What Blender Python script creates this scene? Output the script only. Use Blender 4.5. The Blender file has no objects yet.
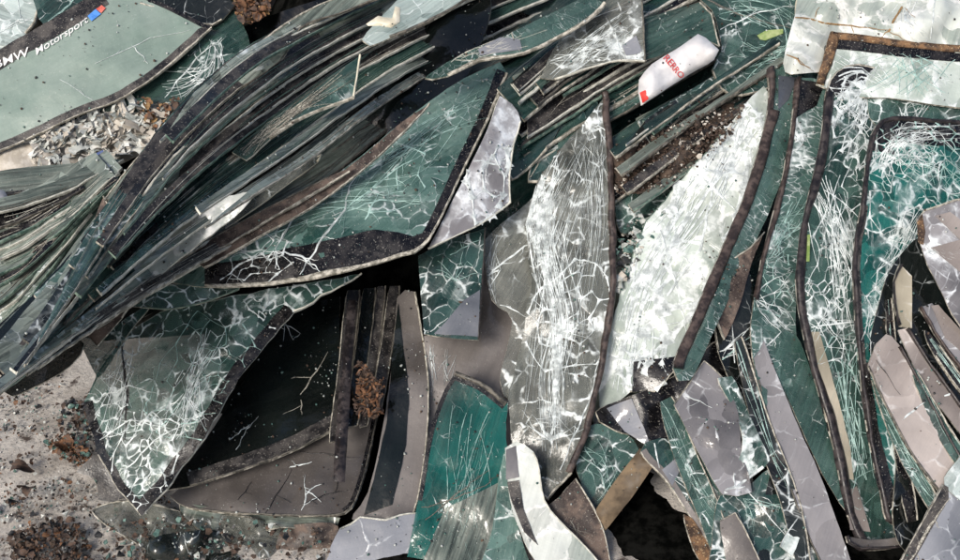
import bpy, bmesh, math, random
from mathutils import Vector, Matrix, noise
from mathutils.geometry import delaunay_2d_cdt
R = math.radians
rnd = random.Random(7)
scn = bpy.context.scene
COL = scn.collection

# ------------------------------------------------------------------ camera
cam_d = bpy.data.cameras.new('camera'); cam = bpy.data.objects.new('camera', cam_d); COL.objects.link(cam)
CAM = Vector((0, -3.1, 2.35)); PITCH = 35.0; FOC = 47.0
cam.location = CAM; cam.rotation_euler = (R(90 - PITCH), 0, 0)
cam_d.lens = FOC; cam_d.sensor_width = 36; cam_d.clip_end = 500; cam_d.clip_start = 0.05
scn.camera = cam
CX = Vector((1, 0, 0)); CZ = Vector((0, math.cos(R(PITCH)), -math.sin(R(PITCH)))); CY = CX.cross(CZ)
SL, YO = 0.77, 0.93                       # the slope of the heap

def ray(x, y):
    return (CZ + CX * ((x - 480) / 960 * 36 / FOC) + CY * ((280 - y) / 960 * 36 / FOC)).normalized()
def base_t(x, y):                          # distance to the slope of the heap
    d = ray(x, y)
    den = d.z - SL * d.y
    t = (SL * (CAM.y + YO) - CAM.z) / den
    return t
def pt(x, y, lift):
    return CAM + ray(x, y) * (base_t(x, y) - lift)

# ------------------------------------------------------------------ materials
MATS = {}
def nt(name):
    m = bpy.data.materials.new(name); m.use_nodes = True; t = m.node_tree; t.nodes.clear()
    o = t.nodes.new('ShaderNodeOutputMaterial'); p = t.nodes.new('ShaderNodeBsdfPrincipled')
    t.links.new(p.outputs[0], o.inputs[0]); MATS[name] = m
    return m, t, p
class G:
    def __init__(s, t): s.t = t
    def n(s, typ, **k):
        nd = s.t.nodes.new(typ)
        for a, b in k.items(): setattr(nd, a, b)
        return nd
    def put(s, nd, i, v):
        if v is None: return
        if hasattr(v, 'is_output') or isinstance(v, bpy.types.NodeSocket): s.t.links.new(v, nd.inputs[i])
        else: nd.inputs[i].default_value = v
    def math(s, op, a, b=None, c=None, clamp=False):
        nd = s.n('ShaderNodeMath', operation=op, use_clamp=clamp); s.put(nd, 0, a); s.put(nd, 1, b); s.put(nd, 2, c)
        return nd.outputs[0]
    def mixc(s, f, a, b):
        nd = s.n('ShaderNodeMix', data_type='RGBA'); s.put(nd, 0, f)
        s.put(nd, 6, a if not isinstance(a, tuple) else (*a, 1)[:4]); s.put(nd, 7, b if not isinstance(b, tuple) else (*b, 1)[:4])
        return nd.outputs[2]
    def noise(s, v, sc, det=4, rough=.55, dist=0):
        nd = s.n('ShaderNodeTexNoise'); s.put(nd, 'Vector', v); nd.inputs['Scale'].default_value = sc
        nd.inputs['Detail'].default_value = det; nd.inputs['Roughness'].default_value = rough; nd.inputs['Distortion'].default_value = dist
        return nd.outputs[0]
    def vor(s, v, sc, feat='DISTANCE_TO_EDGE'):
        nd = s.n('ShaderNodeTexVoronoi', feature=feat); s.put(nd, 'Vector', v); nd.inputs['Scale'].default_value = sc
        return nd.outputs['Distance']
    def ramp(s, v, a, b):                       # smooth 0..1 between a and b
        nd = s.n('ShaderNodeMapRange', interpolation_type='SMOOTHSTEP'); s.put(nd, 0, v); s.put(nd, 1, a); s.put(nd, 2, b)
        return nd.outputs[0]
    def map(s, v, sc=(1, 1, 1)):
        nd = s.n('ShaderNodeMapping'); s.put(nd, 0, v); nd.inputs['Scale'].default_value = sc
        return nd.outputs[0]
    def vadd(s, a, b, scale=1):
        m = s.n('ShaderNodeVectorMath', operation='SCALE'); s.put(m, 0, b); m.inputs['Scale'].default_value = scale
        nd = s.n('ShaderNodeVectorMath', operation='ADD'); s.put(nd, 0, a); s.put(nd, 1, m.outputs[0])
        return nd.outputs[0]
    def coords(s):
        uv = s.n('ShaderNodeUVMap', uv_map='uv').outputs[0]
        oi = s.n('ShaderNodeObjectInfo').outputs['Random']
        off = s.math('MULTIPLY', oi, 37.0)
        cb = s.n('ShaderNodeCombineXYZ'); s.put(cb, 0, off); s.put(cb, 1, off); s.put(cb, 2, off)
        return s.vadd(uv, cb.outputs[0])
    def warp(s, v, sc, amt):
        nd = s.n('ShaderNodeTexNoise'); s.put(nd, 'Vector', v); nd.inputs['Scale'].default_value = sc; nd.inputs['Detail'].default_value = 2
        sub = s.n('ShaderNodeVectorMath', operation='SUBTRACT'); s.put(sub, 0, nd.outputs['Color']); sub.inputs[1].default_value = (.5, .5, .5)
        return s.vadd(v, sub.outputs[0], amt)

GLASSES = set()
def glass(name, tint, tint2, opac=.7, dust=.3, dustc=(.30, .33, .30), cs=26, stretch=(1, 1, 1), crackc=(.80, .86, .87), rough=.12, streak=0.35):
    GLASSES.add(name); m, t, p = nt(name); g = G(t)
    v = g.coords()
    wv = g.warp(v, 9, .05)
    sv = g.map(wv, stretch)
    at = g.n('ShaderNodeAttribute', attribute_name='crk').outputs['Fac']
    n1 = g.noise(v, 11, 3, .65)
    a2 = g.math('MULTIPLY', at, g.math('ADD', g.math('MULTIPLY', g.ramp(n1, .32, .72), 1.35), .12))
    sv = g.map(g.warp(g.warp(v, 7, .09), 40, .014), stretch)
    vc = g.n('ShaderNodeTexVoronoi', feature='F1'); g.put(vc, 'Vector', sv); vc.inputs['Scale'].default_value = cs
    sepc = g.n('ShaderNodeSeparateColor'); g.put(sepc, 0, vc.outputs['Color']); cell = sepc.outputs[0]
    v1 = g.vor(sv, cs); v2 = g.vor(g.map(g.warp(v, 12, .06), (1.7, 1, 1)), cs * 2.6)
    w1 = g.math('ADD', g.math('MULTIPLY', g.math('POWER', a2, 1.7), .34), .016)
    c1 = g.math('SUBTRACT', 1.0, g.ramp(v1, g.math('MULTIPLY', w1, .25), w1))
    brk = g.ramp(g.noise(v, 21, 3, .6), .36, .52)
    c1 = g.math('MULTIPLY', c1, g.math('MAXIMUM', g.ramp(a2, .45, .9), g.math('MULTIPLY', brk, g.ramp(a2, .03, .35))))
    w2 = g.math('ADD', g.math('MULTIPLY', g.math('MAXIMUM', g.math('SUBTRACT', a2, .35), 0.0), .22), .02)
    c2 = g.math('SUBTRACT', 1.0, g.ramp(v2, g.math('MULTIPLY', w2, .3), w2))
    c2 = g.math('MULTIPLY', c2, g.math('MULTIPLY', g.ramp(a2, .22, .7), g.ramp(g.noise(v, 19, 3), .42, .62)))
    halo = g.math('MULTIPLY', g.math('SUBTRACT', 1.0, g.ramp(v1, 0.0, g.math('MULTIPLY', w1, 3.2))), g.math('MULTIPLY', g.ramp(a2, .15, .75), .45))
    # hair cracks running along and across the sheet
    hn = g.noise(g.map(g.warp(v, 5, .10), (75, 4.0, 1)), 1, 3, .6); hm = g.noise(g.map(g.warp(v, 4, .12), (5, 90, 1)), 1, 3, .6)
    hair = g.math('MULTIPLY', g.ramp(hn, .60, .72), g.ramp(a2, .12, .55)); hair2 = g.math('MULTIPLY', g.ramp(hm, .60, .70), g.ramp(a2, .10, .5))
    crack = g.math('MAXIMUM', g.math('MAXIMUM', c1, g.math('MULTIPLY', c2, .7)), g.math('MULTIPLY', g.math('MAXIMUM', hair, hair2), .75), clamp=True)
    cell_w = g.math('MULTIPLY', g.ramp(cell, .78, .86), g.math('MULTIPLY', g.ramp(a2, .30, .8), .55))
    crack = g.math('MAXIMUM', crack, g.math('MAXIMUM', halo, cell_w))
    crack = g.math('MULTIPLY', crack, g.math('ADD', .25, g.math('MULTIPLY', g.ramp(g.noise(v, 33, 3, .65), .3, .7), .75)), clamp=True)
    # dust and streaks
    dn = g.math('MULTIPLY', g.ramp(g.noise(v, 6, 4, .7), .30, .85), .8)
    dn2 = g.ramp(g.noise(g.map(v, (6, 75, 1)), 1, 3, .7), .42, .70)
    sp = g.ramp(g.noise(v, 170, 2, .6), .60, .68)
    dd = g.math('ADD', g.math('MULTIPLY', dn, dust), g.math('MULTIPLY', dn2, streak * max(dust, .25) * 1.3), clamp=True)
    dd = g.math('ADD', dd, g.math('MULTIPLY', sp, .35 * dust), clamp=True)
    tn = g.ramp(g.noise(v, 3.2, 3, .5, .4), .35, .65)
    c = g.mixc(tn, tint, tint2)
    dc = g.mixc(g.noise(v, 35, 4, .7), tuple(x * .55 for x in dustc), tuple(min(1, x * 1.45) for x in dustc))
    st = g.ramp(g.noise(g.map(g.warp(v, 3, .03), (4, 130, 1)), 1, 4, .7), .35, .65)
    c = g.mixc(g.math('MULTIPLY', st, min(.9, streak * 1.5)), c, tuple(x * .30 for x in tint))
    c = g.mixc(g.math('MULTIPLY', g.ramp(cell, .1, .9), g.math('MULTIPLY', g.ramp(at, .05, .35), .55)), c, tuple(min(1, x * 1.8 + .02) for x in tint2))  # facet cells lightened in colour, imitating how each one reflects differently
    c = g.mixc(dd, c, dc)
    c = g.mixc(crack, c, crackc)
    g.put(p, 'Base Color', c)
    al = g.math('MAXIMUM', g.math('MAXIMUM', g.math('ADD', dd, opac), opac), g.math('ADD', crack, opac * .8), clamp=True)
    g.put(p, 'Alpha', al)
    g.put(p, 'Roughness', g.math('ADD', rough, g.math('MULTIPLY', g.math('ADD', dd, crack), .45), clamp=True))
    p.inputs['IOR'].default_value = 1.6
    b = g.n('ShaderNodeBump'); b.inputs['Strength'].default_value = .45; b.inputs['Distance'].default_value = .006
    hgt = g.math('ADD', g.noise(v, 22, 3), g.math('MULTIPLY', crack, .35))
    g.put(b, 'Height', hgt)
    sb = g.n('ShaderNodeVectorMath', operation='SUBTRACT'); g.put(sb, 0, vc.outputs['Color']); sb.inputs[1].default_value = (.5, .5, .5)
    sc2 = g.n('ShaderNodeVectorMath', operation='SCALE'); g.put(sc2, 0, sb.outputs[0]); g.put(sc2, 'Scale', g.math('MULTIPLY', g.ramp(at, .02, .4), .30))
    ad = g.n('ShaderNodeVectorMath', operation='ADD'); g.put(ad, 0, b.outputs[0]); g.put(ad, 1, sc2.outputs[0])
    nm = g.n('ShaderNodeVectorMath', operation='NORMALIZE'); g.put(nm, 0, ad.outputs[0]); t.links.new(nm.outputs[0], p.inputs['Normal'])
    return m

def solid(name, ca, cb, rough=.6, sc=40, spec=.5, bump=.3, speck=None, coat=0, obj=False, ramp=(.4, .62)):
    m, t, p = nt(name); g = G(t)
    v = g.n('ShaderNodeTexCoord').outputs['Object'] if obj else g.coords()
    n = g.ramp(g.noise(v, sc, 4, .65), *ramp)
    c = g.mixc(n, ca, cb)
    if speck:
        s = g.ramp(g.noise(v, 260, 2, .6), .62, .68); c = g.mixc(s, c, speck)
    g.put(p, 'Base Color', c); p.inputs['Roughness'].default_value = rough
    g.put(p, 'Roughness', g.math('ADD', rough * .7, g.math('MULTIPLY', n, rough * .6), clamp=True))
    p.inputs['Specular IOR Level'].default_value = spec; p.inputs['Coat Weight'].default_value = coat; p.inputs['Coat Roughness'].default_value = .15
    b = g.n('ShaderNodeBump'); b.inputs['Strength'].default_value = bump; b.inputs['Distance'].default_value = .004
    g.put(b, 'Height', g.noise(v, sc * 2.5, 3, .7)); t.links.new(b.outputs[0], p.inputs['Normal'])
    return m

# glass kinds                 tint              tint2
glass('teal',      (.010, .048, .041), (.062, .135, .116), .52, .18, (.24, .32, .28), 24)
glass('teal_bright', (.022, .080, .069), (.11, .20, .175), .72, .35, (.34, .42, .38), 20, streak=.25)
glass('teal_deep', (.002, .026, .026), (.006, .13, .112), .72, .03, (.22, .30, .24), 24, streak=.2)
glass('teal_dark', (.005, .024, .022), (.018, .062, .055), .78, .14, (.20, .24, .22), 24)
glass('greygreen', (.075, .10, .088), (.25, .295, .26), .9, .40, (.33, .36, .31), 22, streak=.6)
glass('haze',      (.19, .26, .225), (.28, .35, .31), .93, .45, (.38, .43, .39), 14, streak=.05)
glass('pale',      (.26, .34, .33), (.42, .49, .48), .86, .4, (.48, .50, .46), 18, streak=.4)
glass('clear',     (.055, .065, .056), (.19, .20, .18), .45, .35, (.30, .30, .26), 15, streak=.35)
glass('milky',     (.20, .27, .235), (.42, .47, .43), .86, .25, (.50, .55, .52), 8.5, stretch=(1, 1.6, 1), crackc=(.86, .89, .89), streak=.1)
glass('film',      (.30, .36, .33), (.52, .55, .52), .88, .35, (.50, .50, .45), 12, crackc=(.86, .86, .84), streak=.2)
glass('dark',      (.002, .003, .003), (.008, .012, .011), .95, .04, (.09, .09, .085), 20, rough=.14, streak=.12)
glass('cross',     (.018, .055, .048), (.06, .125, .11), .70, .25, (.25, .31, .28), 30, stretch=(2.2, 1, 1), streak=.2)
glass('lav',       (.075, .073, .08), (.22, .212, .222), .97, .15, (.27, .26, .26), 14, crackc=(.80, .84, .88), streak=.06, rough=.08)  # pale tone is sky reflection on black borders, put into the tint
glass('slate',     (.07, .08, .10), (.25, .26, .29), .97, .2, (.34, .34, .35), 12, crackc=(.7, .74, .78), streak=.06, rough=.08)
glass('taupe',     (.070, .062, .058), (.20, .182, .172), 1, .25, (.30, .27, .25), 12, crackc=(.5, .48, .46), streak=.06, rough=.22)  # sky reflection of the black borders painted as taupe tint, plus dust
glass('taupe_pale', (.17, .145, .135), (.44, .39, .365), 1, .2, (.42, .38, .35), 9, crackc=(.8, .8, .8), streak=.06, rough=.1)  # brighter sky reflection on border strips, held in the base tint
glass('beige',     (.20, .18, .13), (.52, .47, .37), 1, .3, (.50, .45, .37), 9, crackc=(.8, .8, .78), streak=.06, rough=.1)  # cream strips: their sky reflection is painted into this tint
# ceramic border, rubber, rims
m_, t_, p_ = nt('under'); p_.inputs['Base Color'].default_value = (.02, .04, .035, 1); p_.inputs['Alpha'].default_value = .35; p_.inputs['Roughness'].default_value = .2
solid('frit', (.004, .004, .005), (.020, .018, .019), .30, 30, speck=(.20, .19, .17))
solid('frit_dust_sheen', (.016, .015, .016), (.072, .065, .061), .45, 22, speck=(.26, .24, .21))  # grey over black: dust, and sky reflection put into the base colour
solid('brown', (.04, .028, .023), (.15, .11, .09), .7, 26, speck=(.25, .22, .18))
solid('rubber', (.012, .010, .011), (.045, .036, .036), .42, 50)
solid('rubber_brown', (.03, .022, .020), (.085, .062, .055), .5, 50)
solid('rust', (.045, .026, .016), (.22, .125, .065), .75, 32, speck=(.5, .36, .2))
solid('edge', (.17, .16, .13), (.56, .53, .46), .55, 60)
solid('edge_dark', (.05, .048, .042), (.17, .155, .13), .55, 60)
solid('edge_pale', (.40, .40, .35), (.68, .67, .60), .5, 60)
solid('edge_green', (.05, .10, .08), (.20, .27, .22), .4, 60)
solid('crack', (.60, .68, .69), (.84, .88, .88), .5, 60, bump=.1)
solid('crack_teal', (.22, .42, .39), (.45, .66, .62), .5, 60, bump=.1)
solid('white_plastic', (.66, .65, .66), (.80, .79, .79), .42, 12)
solid('cream', (.62, .57, .44), (.78, .73, .60), .5, 30)
solid('red', (.62, .03, .025), (.72, .06, .05), .5, 30)
solid('red_faded', (.60, .10, .07), (.72, .20, .16), .6, 30)
solid('blue', (.05, .20, .62), (.10, .30, .75), .45, 30)
solid('blue_faded', (.08, .12, .28), (.16, .21, .42), .6, 30)
solid('lime', (.18, .27, .07), (.36, .42, .20), .5, 30)
solid('letters', (.70, .70, .70), (.82, .82, .80), .5, 30)
solid('wood', (.10, .072, .045), (.22, .16, .10), .8, 14)
solid('soil', (.028, .019, .014), (.10, .07, .052), .95, 40, bump=.8)
solid('soil2', (.045, .028, .02), (.12, .08, .058), .95, 60, bump=.8)
solid('leaf', (.10, .045, .022), (.24, .12, .06), .7, 60)
solid('leaf_dark', (.04, .026, .02), (.11, .07, .052), .8, 60)
solid('leaf_ochre', (.20, .11, .04), (.38, .24, .11), .7, 60)
solid('chip_teal', (.05, .11, .095), (.16, .25, .22), .2, 60)
solid('chip_pale', (.32, .35, .33), (.60, .62, .60), .25, 60)
solid('chip_dark', (.012, .012, .012), (.05, .05, .05), .35, 60)
solid('paper', (.45, .47, .44), (.70, .70, .66), .7, 30)
solid('paper_warm', (.42, .38, .32), (.60, .56, .50), .7, 30)

for nm_, ca_, cb_ in (('crack', (.60, .68, .69), (.86, .90, .90)), ('crack_teal', (.25, .43, .40), (.50, .68, .64))):
    m_, t_, p_ = nt(nm_ + '_'); g_ = G(t_); v_ = g_.n('ShaderNodeTexCoord').outputs['Object']; n_ = g_.noise(v_, 45, 3, .6)
    g_.put(p_, 'Base Color', g_.mixc(n_, ca_, cb_)); g_.put(p_, 'Alpha', g_.math('ADD', .42, g_.math('MULTIPLY', g_.ramp(n_, .34, .62), .55), clamp=True)); p_.inputs['Roughness'].default_value = .35
    MATS[nm_] = m_
# ------------------------------------------------------------------ geometry helpers
def root_props(o, label, cat, group=None, kind=None):
    if label: o['label'] = label
    if cat: o['category'] = cat
    if group: o['group'] = group
    if kind: o['kind'] = kind

def catmull(p0, p1, p2, p3, t):
    return tuple(.5 * ((2 * b) + (-a + c) * t + (2 * a - 5 * b + 4 * c - d) * t * t + (-a + 3 * b - 3 * c + d) * t ** 3)
                 for a, b, c, d in zip(p0, p1, p2, p3))
def smooth_open(pts, k=6):
    out = []
    n = len(pts)
    for i in range(n - 1):
        a = pts[max(i - 1, 0)]; b = pts[i]; c = pts[i + 1]; d = pts[min(i + 2, n - 1)]
        for j in range(k): out.append(catmull(a, b, c, d, j / k))
    out.append(pts[-1]); return out

def subdivide(outline, sharp, jit, seed, curve):
    """closed outline -> denser outline, map of old index -> new index"""
    r = random.Random(seed); n = len(outline); out = []; idx = []
    for i in range(n):
        a, b, c, d = outline[i - 1], outline[i], outline[(i + 1) % n], outline[(i + 2) % n]
        if curve:
            if sharp is True or i in sharp: a = (2 * b[0] - c[0], 2 * b[1] - c[1])
            if sharp is True or (i + 1) % n in sharp: d = (2 * c[0] - b[0], 2 * c[1] - b[1])
        L = math.dist(b, c); k = max(1, int(L / 9))
        idx.append(len(out))
        for j in range(k):
            t = j / k
            q = catmull(a, b, c, d, t) if curve else (b[0] + (c[0] - b[0]) * t, b[1] + (c[1] - b[1]) * t)
            if j: q = (q[0] + r.uniform(-jit, jit), q[1] + r.uniform(-jit, jit))
            out.append(q)
    return out, idx

def inside(p, poly):
    x, y = p; c = False; n = len(poly); j = n - 1
    for i in range(n):
        xi, yi = poly[i]; xj, yj = poly[j]
        if (yi > y) != (yj > y) and x < (xj - xi) * (y - yi) / (yj - yi + 1e-12) + xi: c = not c
        j = i
    return c
def area(poly):
    return .5 * sum(poly[i - 1][0] * poly[i][1] - poly[i][0] * poly[i - 1][1] for i in range(len(poly)))

class Sheet:
    """one sheet of glass: outline with its own depth field"""
    def __init__(s, outline, l, gx=0, gy=0, kx=0, ky=0, anchor=None, crumple=.004, seed=0, ang=-40, fold=None):
        s.o = outline; s.l = l; s.gx = gx; s.gy = gy; s.kx = kx; s.ky = ky; s.cr = crumple * 1.7; s.seed = seed
        s.c = anchor or (sum(p[0] for p in outline) / len(outline), sum(p[1] for p in outline) / len(outline))
        s.fold = fold
        P = s.P(*s.c); a = R(ang)
        e1 = (s.P(s.c[0] + 5 * math.cos(a), s.c[1] + 5 * math.sin(a)) - P).normalized()
        s.e1 = e1; s.n0 = s.N(*s.c); s.e2 = s.n0.cross(e1).normalized(); s.P0 = P
    def lift(s, x, y):
        u = (x - s.c[0]) / 100; v = (y - s.c[1]) / 100
        L = s.l + s.gx * u + s.gy * v + s.kx * u * u + s.ky * v * v
        if s.cr: L += s.cr * (noise.noise(Vector((x * .022, y * .022, s.seed * 3.7))) * 2 + noise.noise(Vector((x * .06, y * .06, s.seed * 1.7))))
        if s.fold:                                # (x0,y0,nx,ny,amount): beyond a line the sheet bends away
            x0, y0, nx, ny, am = s.fold; d = (x - x0) * nx + (y - y0) * ny
            if d > 0: L += am * d / 100
        return L
    def P(s, x, y, up=0):
        p = pt(x, y, s.lift(x, y))
        if up: p = p + s.N(x, y) * up
        return p
    def N(s, x, y):
        p = pt(x, y, s.lift(x, y)); a = pt(x + 2, y, s.lift(x + 2, y)); b = pt(x, y - 2, s.lift(x, y - 2))
        return (a - p).cross(b - p).normalized()
    def uv(s, p): d = p - s.P0; return (d.dot(s.e1), d.dot(s.e2))

class Build:
    def __init__(s): s.v = []; s.f = []; s.m = []; s.k = []; s.mats = []; s.uv = []
    def mi(s, name):
        if name not in s.mats: s.mats.append(name)
        return s.mats.index(name)
    def vert(s, p, k=0., uv=None):
        s.v.append(p); s.k.append(k); s.uv.append(uv if uv else (p.x, p.z + p.y)); return len(s.v) - 1
    def face(s, ids, m): s.f.append(ids); s.m.append(m)
    def obj(s, name, parent=None, origin=None, smooth=True):
        O = origin if origin is not None else (min(s.v, key=lambda p: p.z).copy() if s.v else Vector())
        me = bpy.data.meshes.new(name)
        me.from_pydata([tuple(p - O) for p in s.v], [], s.f)
        for mn in s.mats: me.materials.append(MATS[mn])
        me.polygons.foreach_set('material_index', s.m)
        uvl = me.uv_layers.new(name='uv')
        li = [0] * len(me.loops); me.loops.foreach_get('vertex_index', li)
        flat = []
        for i in li: flat += list(s.uv[i])
        uvl.data.foreach_set('uv', flat)
        at = me.attributes.new('crk', 'FLOAT', 'POINT'); at.data.foreach_set('value', s.k)
        if smooth: me.polygons.foreach_set('use_smooth', [True] * len(me.polygons))
        me.update()
        o = bpy.data.objects.new(name, me); COL.objects.link(o)
        if parent: o.parent = parent; o.location = (0, 0, 0) if origin is not None else O
        else: o.location = O
        return o

def add_slab(B, S, poly, mat, edge, thick=.006, up=0., crk=None, step=8):
    """poly (px outline) -> slab lying in sheet S; top towards the viewer"""
    if area(poly) < 0: poly = poly[::-1]
    n = len(poly)
    xs = [p[0] for p in poly]; ys = [p[1] for p in poly]
    pts = [Vector(p) for p in poly]
    y = min(ys) + step / 2; row = 0
    while y < max(ys):
        x = min(xs) + step / 2 + (row % 2) * step / 2
        while x < max(xs):
            if inside((x, y), poly):
                if all((x - a[0]) ** 2 + (y - a[1]) ** 2 > (step * .45) ** 2 for a in poly): pts.append(Vector((x, y)))
            x += step
        y += step; row += 1
    vs, es, fs, *_ = delaunay_2d_cdt(pts, [], [list(range(n))], 1, 1e-4)
    mt = B.mi(mat); me = B.mi(edge); mb = B.mi('under' if mat in GLASSES else mat)
    top = []; bot = []
    for v in vs:
        N = S.N(v.x, v.y); p = S.P(v.x, v.y)
        k = crk(v.x, v.y) if crk else 0
        uv = S.uv(p)
        top.append(B.vert(p + N * up, k, uv)); bot.append(B.vert(p + N * (up - thick), k, uv))
    cnt = {}
    for f in fs:
        f = list(f)
        if area([tuple(vs[i]) for i in f]) > 0: f = f[::-1]
        B.face([top[i] for i in f], mt); B.face([bot[i] for i in f[::-1]], mb)
        for a, b in zip(f, f[1:] + f[:1]): cnt[(a, b)] = cnt.get((a, b), 0) + 1
    for (a, b) in cnt:
        if (b, a) not in cnt:
            ids = [B.vert(B.v[q], 0, B.uv[q]) for q in (bot[a], bot[b], top[b], top[a])]
            B.face(ids, me)

def offset_line(pts, w, side):
    out = []
    n = len(pts)
    for i in range(n):
        a = pts[max(i - 1, 0)]; b = pts[min(i + 1, n - 1)]
        dx, dy = b[0] - a[0], b[1] - a[1]; L = math.hypot(dx, dy) or 1
        ww = w(i / (n - 1)) if callable(w) else w
        out.append((pts[i][0] - dy / L * ww * side, pts[i][1] + dx / L * ww * side))
    return out

def add_bead(B, S, line, w, mat, h=.008, side=1, drop=.007, inset=0.):
    """raised strip (rim, rubber, moulding) w px wide along a line, rounded section"""
    m = B.mi(mat)
    prof = [(0 - inset, -drop), (0 - inset, h * .55), (.22, h), (.75, h), (1, h * .5), (1, -drop * .3)]
    rows = []
    cols = [offset_line(line, (lambda t, f=f: (w(t) if callable(w) else w) * f), side) for f, _ in prof]
    acc = 0; ph = len(B.v) * .7 + line[0][0]
    for i in range(len(line)):
        N = S.N(*line[i]); r = []; wn = .92 + .38 * noise.noise(Vector((acc * 7, ph, 0))) + .10 * noise.noise(Vector((acc * 90, ph, 4)))
        if i: acc += math.dist(line[i], line[i - 1]) * .0028
        for (f, hh), cc in zip(prof, cols):
            q = cc[i]; q = (line[i][0] + (q[0] - line[i][0]) * wn, line[i][1] + (q[1] - line[i][1]) * wn); r.append(B.vert(pt(q[0], q[1], S.lift(*line[i]) if 0 else S.lift(q[0], q[1])) + N * hh * max(.2, wn), 0, (acc, f * .02)))
        rows.append(r)
    for a, b in zip(rows, rows[1:]):
        for j in range(len(prof) - 1):
            B.face([a[j], a[j + 1], b[j + 1], b[j]], m)
    for r in (rows[0], rows[-1]): B.face(list(r), m)

def add_ribbon(B, S, line, w, mat, up=.0016, taper=True):
    m = B.mi(mat); rows = []; n = len(line)
    for i, q in enumerate(line):
        t = i / max(n - 1, 1); ww = w * (1 if not taper else .45 + .9 * (2 * t - 1) ** 2 if taper == 'node' else .35 + .65 * (1 - abs(2 * t - .7)))
        ww = max(ww, w * .3)
        a = line[max(i - 1, 0)]; b = line[min(i + 1, n - 1)]
        dx, dy = b[0] - a[0], b[1] - a[1]; L = math.hypot(dx, dy) or 1
        nx, ny = -dy / L * ww / 2, dx / L * ww / 2
        N = S.N(*q); c = S.P(*q)
        rows.append([B.vert(S.P(q[0] + nx, q[1] + ny) + N * up, 0, (t, 0)), B.vert(c + N * (up + .0012), 0, (t, .01)),
                     B.vert(S.P(q[0] - nx, q[1] - ny) + N * up, 0, (t, .02))])
    for a, b in zip(rows, rows[1:]):
        for j in (0, 1): B.face([a[j], a[j + 1], b[j + 1], b[j]], m)

def wiggle(pts, amp, r, k=5):
    """px polyline -> jagged denser polyline"""
    out = []
    for a, b in zip(pts, pts[1:]):
        for j in range(k):
            t = j / k; out.append((a[0] + (b[0] - a[0]) * t + r.uniform(-amp, amp) * (j > 0), a[1] + (b[1] - a[1]) * t + r.uniform(-amp, amp) * (j > 0)))
    out.append(pts[-1]); return out

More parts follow.
